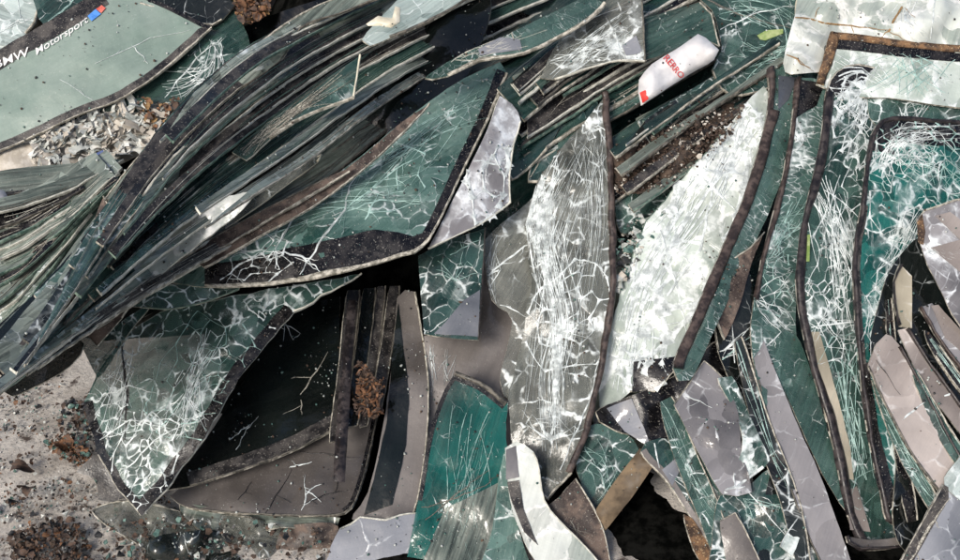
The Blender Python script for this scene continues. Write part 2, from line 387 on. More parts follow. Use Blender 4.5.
def add_lines(B, S, poly, specs, seed):
    r = random.Random(seed)
    for sp in specs:
        kind = sp[0]
        if kind == 'line':                         # ('line', pts, w[, mat])
            mat = sp[3] if len(sp) > 3 else 'crack'
            pl = wiggle(sp[1], 1.2, r); pl = [q for q in pl if inside(q, poly)]
            if len(pl) > 1: add_ribbon(B, S, pl, sp[2], mat)
            for q in pl[2:-2:4]:
                a = r.uniform(0, 6.3); L = r.uniform(6, 22)
                br = wiggle([q, (q[0] + math.cos(a) * L, q[1] + math.sin(a) * L)], 1.0, r, 4); br = [z for z in br if inside(z, poly)]
                if len(br) > 1: add_ribbon(B, S, br, sp[2] * .45, mat)
        elif kind == 'fan':                        # ('fan', (x,y), n, r0, r1, a0, a1, w[, mat])
            _, c, n, r0, r1, a0, a1, w = sp[:8]; mat = sp[8] if len(sp) > 8 else 'crack'
            ends = []
            n = max(4, int(n * .6)); w = w * .85
            for i in range(n):
                a = R(a0 + (a1 - a0) * (i + r.uniform(-.4, .4)) / max(n - 1, 1)); L = r.uniform(r0, r1)
                cur = (c[0] + r.uniform(-2, 2), c[1] + r.uniform(-2, 2)); pl = [cur]; aa = a
                for j in range(max(3, int(L / 6))):
                    aa += r.uniform(-.33, .33); cur = (cur[0] + math.cos(aa) * 6, cur[1] + math.sin(aa) * 6)
                    if not inside(cur, poly): break
                    pl.append(cur)
                if len(pl) > 1: add_ribbon(B, S, pl, w * r.uniform(.5, 1.2), mat); ends.append(pl)
            for k in range(1, len(ends)):
                for q in range(2):
                    i1 = r.randint(1, 6)
                    if i1 < len(ends[k]) and i1 < len(ends[k - 1]) and math.dist(ends[k][i1], ends[k - 1][i1]) < 30:
                        add_ribbon(B, S, wiggle([ends[k - 1][i1], ends[k][i1]], .8, r, 3), w * .5, mat)
        elif kind == 'web':                        # ('web', (x,y), r, cell, w, mat, ang, stretch)
            _, c, rad, cell, w, mat, ang, st = sp
            ca, sa = math.cos(R(ang)), math.sin(R(ang)); npt = max(6, int(3.14 * rad * rad / (cell * cell) * 1.3)); P2 = []
            for i in range(npt):
                a = r.uniform(0, 6.283); q = rad * r.random() ** .62; P2.append(Vector((q * math.cos(a), q * math.sin(a))))
            vs, es, fs, *_r = delaunay_2d_cdt(P2, [], [], 0, 1e-4)
            cen = []; em = {}
            for k, f in enumerate(fs):
                a, b, d = [vs[z] for z in f]; cc = (a + b + d) / 3; X = cc.x * st; Y = cc.y
                cen.append((c[0] + X * ca - Y * sa, c[1] + X * sa + Y * ca))
                f = list(f)
                for u, v2 in zip(f, f[1:] + f[:1]): em.setdefault((min(u, v2), max(u, v2)), []).append(k)
            for ks in em.values():
                if len(ks) == 2 and r.random() < .9:
                    a, b = cen[ks[0]], cen[ks[1]]; mid = ((a[0] + b[0]) / 2 + r.uniform(-1, 1), (a[1] + b[1]) / 2 + r.uniform(-1, 1))
                    pl = [q for q in smooth_open([a, mid, b], 2) if inside(q, poly)]
                    if len(pl) > 2: add_ribbon(B, S, pl, w * r.choice((.4, .6, .8, 1, 1.5)), mat, up=r.uniform(.0012, .0022), taper='node')
        elif kind == 'bundle':                     # ('bundle', pts, n, spread, w[, mat])  many strands along one guide
            _, pts, n, spread, w = sp[:5]; mat = sp[5] if len(sp) > 5 else 'crack'
            g = smooth_open(pts, 7)
            for i in range(n):
                t0 = r.uniform(0, .55); t1 = min(1, t0 + r.uniform(.25, .7)); o0 = r.gauss(0, 1) * spread; o1 = r.gauss(0, 1) * spread * 1.3
                a, b = int(t0 * (len(g) - 1)), int(t1 * (len(g) - 1)); seg = g[a:b + 1]
                if len(seg) < 3: continue
                ph = r.uniform(0, 6)
                pl = []
                for j, q in enumerate(seg):
                    t = j / (len(seg) - 1); o = o0 + (o1 - o0) * t + math.sin(ph + t * 4) * 1.5
                    pl.append(offset_line([seg[max(j - 1, 0)], q, seg[min(j + 1, len(seg) - 1)]], o, 1)[1])
                pl = [q for q in pl if inside(q, poly)]
                if len(pl) > 2: add_ribbon(B, S, pl, w * r.choice((.35, .5, .7, 1.0)), mat)

SHEETS = []
def sheet(label, pts, l, mat, gx=0., gy=0., kx=0., ky=0., borders=(), rims=(), trims=(), crk=0., spots=(), lines=(), curve=True,
          sharp=(), jit=.35, edge='edge', thick=.006, crumple=.004, ang=-40, step=8, name='glass_sheet', cat='glass sheet', group=None,
          anchor=None, extra=(), fold=None, patches=()):
    """borders: (i0, i1, w[, mat]) black ceramic band along outline points i0..i1; rims: same, pale lip in the pane mesh; trims: rubber"""
    seed = len(SHEETS) + 1
    if mat in ('lav', 'taupe_pale', 'slate', 'beige'): crk = max(crk, .2)
    S = Sheet(pts, l, gx, gy, kx, ky, anchor, crumple, seed, ang, fold)
    poly, idx = subdivide(pts, sharp, jit, seed, curve)
    sg = 1 if area(poly) > 0 else -1
    def run(i0, i1):
        n = len(poly); a = idx[i0 % len(idx)]; b = idx[i1 % len(idx)]
        if b <= a: b += n
        return [poly[k % n] for k in range(a, b + 1)]
    def crkf(x, y):
        c = crk
        for (sx, sy, sr, sv) in spots: c += sv * math.exp(-((x - sx) ** 2 + (y - sy) ** 2) / (sr * sr))
        return max(0, min(c, 1.3))
    B = Build(); add_slab(B, S, poly, mat, edge, thick, 0, crkf, step)
    for rm in rims: add_bead(B, S, run(rm[0], rm[1]), rm[2], rm[3] if len(rm) > 3 else edge, .003, sg, thick)
    add_lines(B, S, poly, lines, seed + 50)
    has = borders or trims or extra or patches
    if has:
        allp = [S.P(*q) for q in pts]; O = min(allp, key=lambda p: p.z).copy()
        root = bpy.data.objects.new(name, None); COL.objects.link(root); root.location = O; root.empty_display_size = .05
        B.obj('pane', root, O)
        for b in borders:
            ln = run(b[0], b[1]); w = b[2]; inner = offset_line(ln, w, sg)
            bp = ln + inner[::-1]
            B2 = Build(); mb = b[3] if len(b) > 3 else 'frit'
            try:
                inner = [q if inside(q, poly) else (q[0] * .5 + ln[i][0] * .5, q[1] * .5 + ln[i][1] * .5) for i, q in enumerate(inner)]
                add_strip(B2, S, ln, inner, mb, .0016)
                B2.obj('black_border' if 'frit' in mb or mb == 'rubber' else 'border', root, O)
            except Exception as e: print('border', label, e)
        for tr in trims:
            B3 = Build(); add_bead(B3, S, run(tr[0], tr[1]), tr[2], tr[3] if len(tr) > 3 else 'rubber', .010, sg, thick * 1.3)
            B3.obj('rubber_trim' if (len(tr) < 4 or 'rubber' in tr[3]) else 'edge_strip', root, O)
        for (pp, mt) in patches:
            B4 = Build(); q, _ = subdivide(pp, (), .4, seed + 3, False); add_slab(B4, S, q, mt, mt, .0015, .0026, None, 9)
            B4.obj('border_panel', root, O)
        for fn in extra: fn(S, root, O)
    else:
        root = B.obj(name)
    root_props(root, label, cat, group)
    SHEETS.append((S, poly, label)); return root, S

def add_strip(B, S, ln, inner, mat, up):
    m = B.mi(mat); k = 4; rows = []; acc = 0
    for i, (a, b) in enumerate(zip(ln, inner)):
        if i: acc += math.dist(ln[i], ln[i - 1]) * .0028
        r = []
        for j in range(k + 1):
            t = j / k; q = (a[0] + (b[0] - a[0]) * t, a[1] + (b[1] - a[1]) * t); P = S.P(*q)
            r.append(B.vert(P + S.N(*q) * up, 0, S.uv(P)))
        rows.append(r)
    for a, b in zip(rows, rows[1:]):
        for j in range(k): B.face([a[j], b[j], b[j + 1], a[j + 1]], m)

def pillow(name, label, cat, pts, l, bulge, mat, curve=True, gx=0, gy=0, crumple=.01, step=5, extra=(), kind=None, sharp=(), flat=.5):
    seed = len(SHEETS) + 1
    S0 = Sheet(pts, l, gx, gy, crumple=crumple, seed=seed)
    poly, _ = subdivide(pts, sharp, .3, seed, curve)
    if area(poly) < 0: poly = poly[::-1]
    def dist(x, y):
        d = 1e9
        for a, b in zip(poly, poly[1:] + poly[:1]):
            vx, vy = b[0] - a[0], b[1] - a[1]; t = max(0, min(1, ((x - a[0]) * vx + (y - a[1]) * vy) / (vx * vx + vy * vy + 1e-9)))
            d = min(d, math.hypot(x - a[0] - vx * t, y - a[1] - vy * t))
        return d
    old = S0.lift
    W = max(dist(x, y) for x, y in [(rnd.uniform(min(p[0] for p in poly), max(p[0] for p in poly)), rnd.uniform(min(p[1] for p in poly), max(p[1] for p in poly))) for _ in range(150)] if inside((x, y), poly)) or 5
    S0.lift = lambda x, y: old(x, y) + (bulge * math.sqrt(max(0, 1 - (1 - min(1, dist(x, y) / W)) ** 2)) if inside((x, y), poly) else 0)
    S0.N_ = S0.N
    B = Build(); m = B.mi(mat); n = len(poly)
    q = [Vector(p) for p in poly]; xs = [p[0] for p in poly]; ys = [p[1] for p in poly]; y = min(ys) + 1
    while y < max(ys):
        x = min(xs) + 1
        while x < max(xs):
            if inside((x, y), poly) and dist(x, y) > step * .4: q.append(Vector((x, y)))
            x += step
        y += step
    vs, es, fs, *_ = delaunay_2d_cdt(q, [], [list(range(n))], 1, 1e-4)
    top = [B.vert(pt(v.x, v.y, S0.lift(v.x, v.y)), 0, (v.x * .0028, v.y * .0028)) for v in vs]
    bot = [B.vert(pt(v.x, v.y, 2 * old(v.x, v.y) - S0.lift(v.x, v.y) * flat - old(v.x, v.y) * (1 - flat)), 0, (v.x * .0028, v.y * .0028)) for v in vs]
    for f in fs:
        f = list(f)
        if area([tuple(vs[i]) for i in f]) > 0: f = f[::-1]
        B.face([top[i] for i in f], m); B.face([bot[i] for i in f[::-1]], m)
    if extra:
        O = min(B.v, key=lambda p: p.z).copy()
        root = bpy.data.objects.new(name, None); COL.objects.link(root); root.location = O
        B.obj('shell', root, O)
        for fn in extra: fn(S0, root, O)
    else: root = B.obj(name)
    root_props(root, label, cat, None, kind); SHEETS.append((S0, poly, label + '*')); return root, S0

def text_on(txt, p0, p1, height, mat, shear=0, name='lettering', fill=None):
    """lettering mapped on a sheet: baseline from p0 to p1 (px)"""
    def fn(S, root, O):
        cu = bpy.data.curves.new('t', 'FONT'); cu.body = txt; cu.shear = shear; cu.resolution_u = 3; cu.offset = .004
        ob = bpy.data.objects.new('t', cu); COL.objects.link(ob)
        dg = bpy.context.evaluated_depsgraph_get(); dg.update(); me = ob.evaluated_get(dg).to_mesh()
        xs = [v.co.x for v in me.vertices]; x0, x1 = min(xs), max(xs); yh = max(v.co.y for v in me.vertices)
        L = math.dist(p0, p1); dx, dy = (p1[0] - p0[0]) / L, (p1[1] - p0[1]) / L
        B = Build(); m = B.mi(mat); ids = []
        for v in me.vertices:
            u = (v.co.x - x0) / (x1 - x0) * L; w = v.co.y / yh * height
            x = p0[0] + dx * u + dy * w; y = p0[1] + dy * u - dx * w
            ids.append(B.vert(S.P(x, y, .0045), 0))
        for f in me.polygons: B.face([ids[i] for i in f.vertices], m)
        COL.objects.unlink(ob); bpy.data.objects.remove(ob)
        B.obj(name, root, O)
    return fn
def patch_on(pts, mat, name, up=.004):
    def fn(S, root, O):
        B = Build(); q, _ = subdivide(pts, (), .1, 3, False); add_slab(B, S, q, mat, mat, .0015, up, None, 4); B.obj(name, root, O)
    return fn

def scatter(name, label, cat, poly, n, lift, size, mats, shape='chip', group=None, kind='stuff', seed=1, liftr=.01, z0=None, parent=None, dens=None):
    """many small loose bits as one object"""
    r = random.Random(seed); B = Build(); xs = [p[0] for p in poly]; ys = [p[1] for p in poly]; c = 0; tries = 0
    while c < n and tries < n * 30:
        tries += 1
        x, y = r.uniform(min(xs), max(xs)), r.uniform(min(ys), max(ys))
        if not inside((x, y), poly): continue
        if dens and r.random() > dens(x, y): continue
        c += 1
        if z0 is not None:
            d = ray(x, y); P = CAM + d * ((z0 - CAM.z) / d.z) + Vector((0, 0, r.uniform(0, liftr)))
        else:
            li = lift(x, y) if callable(lift) else lift
            P = pt(x, y, li + r.uniform(0, liftr))
        s = r.uniform(*size) * (r.random() ** 1.5 + .35)
        m = B.mi(r.choice(mats))
        nv = Vector((r.gauss(0, .5), r.gauss(-.35, .4), 1)).normalized(); t1 = nv.orthogonal().normalized(); t1 = Matrix.Rotation(r.uniform(0, 6.3), 3, nv) @ t1; t2 = nv.cross(t1)
        if shape == 'chip':
            k = r.randint(3, 5); h = s * r.uniform(.15, .5)
            ring = [(math.cos(6.283 * j / k + r.uniform(-.3, .3)) * s * r.uniform(.6, 1), math.sin(6.283 * j / k + r.uniform(-.3, .3)) * s * r.uniform(.5, 1)) for j in range(k)]
            a = [B.vert(P + t1 * u + t2 * v + nv * h) for u, v in ring]; b = [B.vert(P + t1 * u + t2 * v) for u, v in ring]
            B.face(a, m); B.face(b[::-1], m)
            for j in range(k): B.face([b[j], b[(j + 1) % k], a[(j + 1) % k], a[j]], m)
        elif shape == 'leaf':
            L = s * 2.2; W = s * .8; rows = []; cur = r.uniform(.1, .6)
            for j in range(6):
                t = j / 5; w = W * math.sin(math.pi * min(.98, t + .04)) ** .7; c0 = P + t1 * (t - .5) * L + nv * (cur * s * math.sin(t * 3.1))
                rows.append([B.vert(c0 - t2 * w + nv * w * .5), B.vert(c0), B.vert(c0 + t2 * w + nv * w * .5)])
            for a, b in zip(rows, rows[1:]):
                for j in (0, 1): B.face([a[j], a[j + 1], b[j + 1], b[j]], m)
        elif shape == 'shred':
            L = s * r.uniform(2, 5); W = s * r.uniform(.3, .9); rows = []; ph = r.uniform(0, 6); am = s * r.uniform(.2, .7)
            for j in range(6):
                t = j / 5; c0 = P + t1 * (t - .5) * L + nv * (am * math.sin(ph + t * 5)) + t2 * (am * math.cos(ph + t * 4))
                rows.append([B.vert(c0 - t2 * W * r.uniform(.6, 1)), B.vert(c0 + t2 * W * r.uniform(.6, 1) + nv * W * .4)])
            for a, b in zip(rows, rows[1:]): B.face([a[0], a[1], b[1], b[0]], m)
    o = B.obj(name, parent, smooth=(shape != 'chip'))
    if parent is None: root_props(o, label, cat, group, kind)
    return o
#SCENE
# ------------------------------------------------------------------ world and light
w = bpy.data.worlds.new('World'); scn.world = w; w.use_nodes = True; t = w.node_tree
bg = t.nodes['Background']; sky = t.nodes.new('ShaderNodeTexSky'); sky.sky_type = 'NISHITA'; sky.sun_disc = False
SUN_EL, SUN_AZ = 36, 212                      # azimuth: where the sun stands, clockwise from +Y
sky.sun_elevation = R(SUN_EL); sky.sun_rotation = R(SUN_AZ); sky.air_density = 1.0; sky.dust_density = 3.0
t.links.new(sky.outputs[0], bg.inputs[0]); bg.inputs[1].default_value = .105
sd = bpy.data.lights.new('sun', 'SUN'); so = bpy.data.objects.new('sun', sd); COL.objects.link(so)
sd.energy = 2.4; sd.angle = R(20); sd.color = (1, .95, .88)
az = R(SUN_AZ); el = R(SUN_EL); sdir = Vector((math.sin(az) * math.cos(el), math.cos(az) * math.cos(el), math.sin(el)))
so.rotation_euler = sdir.to_track_quat('Z', 'Y').to_euler(); so.location = (0, 0, 6)
scn.view_settings.view_transform = 'Standard'; scn.view_settings.look = 'None'; scn.view_settings.exposure = .28; scn.view_settings.gamma = 1
scn.view_settings.use_curve_mapping = False
scn.render.engine = 'CYCLES'
scn.cycles.max_bounces = 5; scn.cycles.transparent_max_bounces = 12; scn.cycles.diffuse_bounces = 2; scn.cycles.glossy_bounces = 3

for m_ in MATS.values(): m_.use_transparent_shadow = False   # opaque shadows even from clear glass, cheaper and darker beneath
# ------------------------------------------------------------------ ground and the body of the heap
def grid_obj(name, x0, x1, y0, y1, nx, ny, h, mat):
    B = Build(); m = B.mi(mat); ids = []
    for j in range(ny + 1):
        for i in range(nx + 1):
            x = x0 + (x1 - x0) * i / nx; y = y0 + (y1 - y0) * j / ny
            ids.append(B.vert(Vector((x, y, h(x, y))), 0, (x, y)))
    for j in range(ny):
        for i in range(nx):
            a = j * (nx + 1) + i; B.face([ids[a], ids[a + 1], ids[a + nx + 2], ids[a + nx + 1]], m)
    return B.obj(name, origin=Vector((0, 0, 0)))
m, tt, p = nt('ground'); g = G(tt); v = g.coords()
c = g.mixc(g.ramp(g.noise(v, 5, 8, .7), .40, .66), (.60, .56, .51), (.32, .285, .25))
c = g.mixc(g.ramp(g.noise(v, 17, 6, .7), .55, .66), c, (.07, .05, .042))
c = g.mixc(g.ramp(g.noise(v, 9, 6, .7, .6), .58, .68), c, (.62, .59, .55))
c = g.mixc(g.ramp(g.noise(v, 120, 3, .7), .60, .70), c, (.055, .06, .052))
g.put(p, 'Base Color', c); p.inputs['Roughness'].default_value = .9
b = g.n('ShaderNodeBump'); b.inputs['Strength'].default_value = .7; b.inputs['Distance'].default_value = .012
g.put(b, 'Height', g.noise(v, 30, 8, .7)); tt.links.new(b.outputs[0], p.inputs['Normal'])
solid('core', (.002, .0022, .002), (.010, .010, .009), 1, 20, spec=0)  # near-black base colour paints in the deep shade of the gaps
gr = grid_obj('ground', -60, 60, -40, 120, 2, 2, lambda x, y: -.012, 'ground'); gr['kind'] = 'structure'
gn = grid_obj('ground_surface', -3, 3, -2.2, 1.6, 150, 100, lambda x, y: .014 * noise.noise(Vector((x * 5, y * 5, 0))) + .006 * noise.noise(Vector((x * 19, y * 19, 3))), 'ground'); gn['kind'] = 'structure'
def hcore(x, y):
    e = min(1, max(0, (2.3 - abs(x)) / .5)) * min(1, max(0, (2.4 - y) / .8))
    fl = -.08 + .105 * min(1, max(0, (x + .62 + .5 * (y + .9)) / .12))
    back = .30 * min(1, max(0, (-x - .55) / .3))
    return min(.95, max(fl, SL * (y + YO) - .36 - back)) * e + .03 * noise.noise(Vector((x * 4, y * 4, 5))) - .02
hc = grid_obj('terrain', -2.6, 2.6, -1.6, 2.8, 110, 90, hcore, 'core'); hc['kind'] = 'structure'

# ================================================================== the glass sheets
# ---- stacks of sheets seen edge on: families of slivers between two guide lines
def lerp_curve(U, L, s, t):
    def at(c, t):
        u = t * (len(c) - 1); i = min(int(u), len(c) - 2); f = u - i
        return catmull(c[max(i - 1, 0)], c[i], c[i + 1], c[min(i + 2, len(c) - 1)], f)
    a, b = at(U, t), at(L, t); return (a[0] + (b[0] - a[0]) * s, a[1] + (b[1] - a[1]) * s)
COLN = {'teal': 'teal', 'teal_dark': 'dark teal', 'greygreen': 'dusty grey green', 'pale': 'pale whitish', 'dark': 'black', 'frit': 'black bordered',
        'frit_dust_sheen': 'dusty charcoal', 'cross': 'crazed teal', 'lav': 'grey lavender', 'clear': 'grey clear', 'brown': 'muddy brown', 'teal_deep': 'bright teal', 'taupe': 'taupe'}
ORD = ['first', 'second', 'third', 'fourth', 'fifth', 'sixth', 'seventh', 'eighth', 'ninth', 'tenth', 'eleventh', 'twelfth', 'thirteenth', 'fourteenth', 'fifteenth', 'sixteenth',
       'seventeenth', 'eighteenth', 'nineteenth', 'twentieth', 'twenty-first', 'twenty-second', 'twenty-third', 'twenty-fourth', 'twenty-fifth', 'twenty-sixth', 'twenty-seventh',
       'twenty-eighth', 'twenty-ninth', 'thirtieth', 'thirty-first', 'thirty-second', 'thirty-third', 'thirty-fourth', 'thirty-fifth', 'thirty-sixth', 'thirty-seventh', 'thirty-eighth', 'thirty-ninth', 'fortieth',
       'forty-first', 'forty-second', 'forty-third', 'forty-fourth', 'forty-fifth', 'forty-sixth', 'forty-seventh', 'forty-eighth', 'forty-ninth', 'fiftieth', 'fifty-first', 'fifty-second', 'fifty-third', 'fifty-fourth']
def family(U, L, n, l0, l1, mats, where, group, seed, back=46, g=.16, tr=(0, 1), minlen=.35, wob=4, rimw=(1.2, 2.8), bmin=10, prob=.6, bands=.5):
    r = random.Random(seed)
    for i in range(n):
        s = (i + r.uniform(-.25, .25)) / max(1, n - 1); s = max(0, min(1, s))
        ta = r.uniform(tr[0], tr[0] + (tr[1] - tr[0]) * (1 - minlen) * .8) if r.random() < prob else tr[0]
        tb = min(tr[1], ta + r.uniform(minlen, 1) * (tr[1] - tr[0])) if r.random() < prob else tr[1]
        if tb - ta < minlen * .6: ta = max(tr[0], tb - minlen)
        K = 7; tw = r.uniform(-.05, .05)
        e = []
        for k in range(K + 1):
            t = ta + (tb - ta) * k / K; q = lerp_curve(U, L, s + tw * (k / K - .5), t)
            e.append((q[0] + r.uniform(-1, 1) * wob * .35, q[1] + r.uniform(-1, 1) * wob * .35))
        bw = min(back * r.uniform(.8, 1.2), bmin + s * 105)
        lim = [math.dist(e[k], lerp_curve(U, L, 0, ta + (tb - ta) * k / K)) + bmin for k in range(K + 1)]
        wf = lambda t, lim=lim, bw=bw: min(bw, lim[int(round(t * K))])
        bk = offset_line(e, wf, -1)
        # px: offset must go up and to the left of the running direction
        if bk[K // 2][1] > e[K // 2][1]: bk = offset_line(e, wf, 1)
        bk = bk[1:-1] if r.random() < .5 else bk
        out = e + bk[::-1]
        mid = e[K // 2]; p = Vector((mid[0] - bk[len(bk) // 2][0], mid[1] - bk[len(bk) // 2][1])).normalized()
        gg = g * r.uniform(.7, 1.3); mt = mats(s, r)
        col = COLN.get(mt, mt); ang = math.degrees(math.atan2(e[-1][1] - e[0][1], e[-1][0] - e[0][0]))
        bmat = r.random(); ed = r.choice(['edge', 'edge', 'edge_dark', 'edge_pale', 'edge_green', 'edge_pale'])
        kw = dict(gx=gg * p.x, gy=gg * p.y, anchor=mid, ang=ang, edge=ed, crumple=.004, step=9, sharp={0, K, K + 1, len(out) - 1}, jit=.6,
                  rims=[(0, K, r.uniform(*rimw))], crk=r.choice([0, 0, .1, .25, .4]), group=group)
        kw['lines'] = [('bundle', offset_line(e, -r.uniform(2, 9) if bk[len(bk) // 2][1] < 0 else r.uniform(-9, -2), 1), r.randint(4, 9), 4, .8, r.choice(['edge', 'edge_dark', 'edge_pale', 'edge_green']))]
        if bmat < bands: kw['borders'] = [(0, K, r.uniform(6, 13), r.choice(['frit', 'frit', 'frit_dust_sheen']))]
        lab = '%s glass sheet in the %s, %s layer down' % (col, where, ORD[i])
        if mt in ('frit', 'frit_dust_sheen', 'brown', 'taupe'): lab = '%s windscreen edge in the %s, %s layer down' % (col, where, ORD[i])
        sheet(lab, out, l0 + (l1 - l0) * s, mt, **kw)

U1 = [(28, 362), (74, 290), (116, 214), (168, 134), (238, 66), (312, 24), (400, -15), (490, -45)]
L1 = [(-12, 402), (62, 350), (150, 292), (245, 238), (335, 186), (425, 112), (520, 62), (640, 5)]
def m1(s, r):
    if s < .3: return r.choice(['frit', 'frit_dust_sheen', 'dark', 'teal_dark', 'greygreen', 'cross', 'greygreen'])
    if s < .55: return r.choice(['greygreen', 'frit_dust_sheen', 'teal', 'dark', 'greygreen', 'cross', 'greygreen', 'teal_bright'])
    return r.choice(['teal', 'greygreen', 'teal_dark', 'frit_dust_sheen', 'cross', 'teal', 'teal_bright', 'greygreen', 'cross'])
family(U1, L1, 14, .33, .05, lambda s, r: r.choice(['teal_dark', 'frit', 'dark', 'greygreen']), 'buried part of the slanting stack', 'windscreens buried low in the slanting stack', 12, prob=0, wob=2)
family(U1, L1, 54, .355, .10, m1, 'long slanting stack', 'windscreens stacked slantwise across the heap', 11, prob=.34, minlen=.55, g=.15, wob=2.5, bands=.35)
family(U1, L1, 46, .39, .135, lambda s, r: r.choice(['greygreen', 'frit_dust_sheen', 'teal', 'greygreen', 'teal_bright', 'cross', 'greygreen']), 'thin top of the slanting stack', 'narrow glass slivers on top of the slanting stack', 17, back=10, prob=.42, minlen=.45, g=.2, wob=2, bands=.1, rimw=(1.1, 2.2))
# dusty sheets fanned out at the left edge
U2 = [(-40, 222), (20, 208), (70, 190), (125, 158)]
L2 = [(-40, 400), (10, 352), (62, 275), (112, 200)]
family(U2, L2, 13, .31, .26, lambda s, r: r.choice(['greygreen', 'greygreen', 'greygreen', 'teal', 'greygreen']), 'dusty fan at the left edge', 'dusty sheets fanned out at the left edge', 5, back=60, g=.10, minlen=.7, bmin=14)
# centre top and below the white bag
U3 = [(520, 90), (580, 40), (650, 0), (740, -40)]
L3 = [(525, 175), (600, 130), (690, 78), (800, 10)]
family(U3, L3, 14, .06, -.02, lambda s, r: r.choice(['teal_dark', 'greygreen', 'frit_dust_sheen', 'dark', 'teal_dark', 'teal']), 'dark stack behind the clear sheet', 'sheets stacked behind the standing clear sheet', 21, back=55, g=.12, minlen=.5)
U4 = [(612, 158), (665, 118), (720, 84), (800, 30)]
L4 = [(612, 205), (668, 168), (735, 122), (800, 70)]
family(U4, L4, 9, .03, -.03, lambda s, r: r.choice(['frit_dust_sheen', 'dark', 'teal', 'greygreen', 'teal_dark']), 'thin stack under the white bag', 'sheets stacked under the white bag', 31, back=50, g=.12, minlen=.6)
# dark under layers
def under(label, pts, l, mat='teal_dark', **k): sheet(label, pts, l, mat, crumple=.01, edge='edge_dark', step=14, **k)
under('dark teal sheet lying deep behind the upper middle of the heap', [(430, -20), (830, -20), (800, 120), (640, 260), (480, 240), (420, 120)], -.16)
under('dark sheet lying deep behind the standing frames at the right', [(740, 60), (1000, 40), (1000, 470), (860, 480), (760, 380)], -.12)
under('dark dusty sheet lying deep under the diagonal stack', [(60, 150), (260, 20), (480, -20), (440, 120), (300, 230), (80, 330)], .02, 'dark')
exec_marker = 1

# ---- top left
sheet('pale blue crazed sheet in the extreme top left corner', [(-30, -20), (42, -12), (38, 12), (26, 34), (-30, 62)], .10, 'pale', spots=[(10, 20, 40, .45)], lines=[('fan', (20, 22), 9, 15, 50, 0, 360, 1.2)], rims=[(1, 3, 2)], ang=20)
sheet('dark green triangle of glass above the lettered windscreen', [(38, -14), (112, -14), (70, 12), (44, 25), (36, 8)], .13, 'teal_dark', crk=.2, lines=[('line', [(48, 22), (70, 5), (78, -8)], 2, 'crack_teal')], rims=[(1, 3, 2, 'edge_dark')])
sheet('cracked teal sheet with white hair cracks behind the lettered windscreen', [(96, -14), (222, -14), (250, 52), (205, 98), (165, 112), (100, 112), (150, 60)], .10, 'teal', crk=.08, spots=[(212, 60, 25, .35)],
      lines=[('bundle', [(215, 40), (212, 70), (190, 88), (165, 96)], 26, 7, 1.1), ('line', [(165, 98), (195, 60), (222, 38)], 1.6), ('fan', (208, 80), 12, 12, 30, 120, 300, 1.2)], sharp={0, 1})
sheet('dark grey sheet with frayed rim beside the leaf litter at the top', [(120, -16), (235, -16), (222, 20), (200, 24), (165, 10), (140, 4)], .125, 'dark', crk=.15, rims=[(2, 5, 1.5)])
sheet('large dusty windscreen with white lettering on its black sun strip',
      [(-50, 88), (0, 50), (45, 24), (100, -10), (140, -6), (212, 28), (172, 64), (125, 97), (75, 117), (25, 141), (-50, 172)], .15, 'haze', ky=-.02, kx=-.01,
      sharp={0, 3, 5, 10}, borders=[(0, 3, 17, 'frit_dust_sheen'), (5, 10, 8, 'frit_dust_sheen'), (3, 5, 4, 'frit')], rims=[(5, 10, 1.6)], ang=-28,
      lines=[('line', [(135, 47), (148, 64)], 1.2), ('line', [(95, 64), (150, 38), (190, 30)], .7), ('line', [(60, 80), (100, 105)], .6)],
      extra=[text_on('BMW', (-4, 70), (32, 55), 8, 'letters', .2), text_on('Motorsport', (37, 56), (90, 22), 6.5, 'letters', .3),
             patch_on([(88, 17), (96, 10), (101, 15), (92, 22)], 'blue', 'blue_badge'), patch_on([(96.5, 10), (102, 6), (106, 9), (101.5, 14)], 'red_faded', 'red_badge')], name='windscreen', cat='windscreen')
# rubble between
pillow('debris_mound', 'mound of crushed pale rubble below the lettered windscreen', 'rubble', [(-10, 150), (30, 140), (75, 120), (125, 100), (175, 102), (165, 135), (120, 165), (60, 180), (-10, 185)], .07, .03, 'paper_warm', kind='stuff')
scatter('paper_shreds', 'torn white paper and film shreds below the lettered windscreen', 'litter', [(25, 140), (75, 118), (130, 100), (172, 108), (150, 145), (100, 168), (40, 172)], 420, .105, (.008, .017), ['paper', 'paper', 'paper_warm', 'chip_pale', 'paper_warm'], 'shred', seed=3, liftr=.025)
scatter('leaf_litter', 'brown leaf litter beside the paper shreds', 'leaves', [(135, 98), (180, 100), (172, 128), (150, 128)], 90, .12, (.005, .011), ['leaf', 'leaf_dark', 'leaf_ochre', 'paper'], 'leaf', seed=4, liftr=.03)
pillow('blue_scrap', 'crumpled blue scrap of plastic among the white shreds', 'scrap', [(85, 160), (103, 150), (106, 155), (93, 164), (86, 165)], .14, .01, 'blue_faded', crumple=.004, step=3)
pillow('litter_mound', 'small mound of rusty leaves at the top edge', 'leaf mound', [(228, -15), (275, -15), (270, 12), (250, 24), (240, 22)], .10, .04, 'soil2', kind='stuff')
scatter('rusty_leaves', 'orange brown leaf litter at the top edge', 'leaves', [(228, -12), (272, -12), (268, 14), (248, 26), (238, 20)], 260, .13, (.006, .012), ['leaf', 'leaf_ochre', 'leaf_dark', 'leaf'], 'leaf', seed=5, liftr=.04)
sheet('dusty slab of glass under the paper shreds at the left edge', [(-30, 176), (20, 168), (80, 163), (83, 172), (45, 190), (-30, 198)], .20, 'greygreen', rims=[(2, 5, 2, 'edge_dark')], borders=[(2, 5, 3)], ang=-8, sharp={0, 2, 3, 5})
pillow('grey_stone', 'rounded grey stone at the left edge', 'stone', [(-12, 188), (4, 190), (10, 200), (6, 212), (-12, 214)], .24, .03, 'slate')

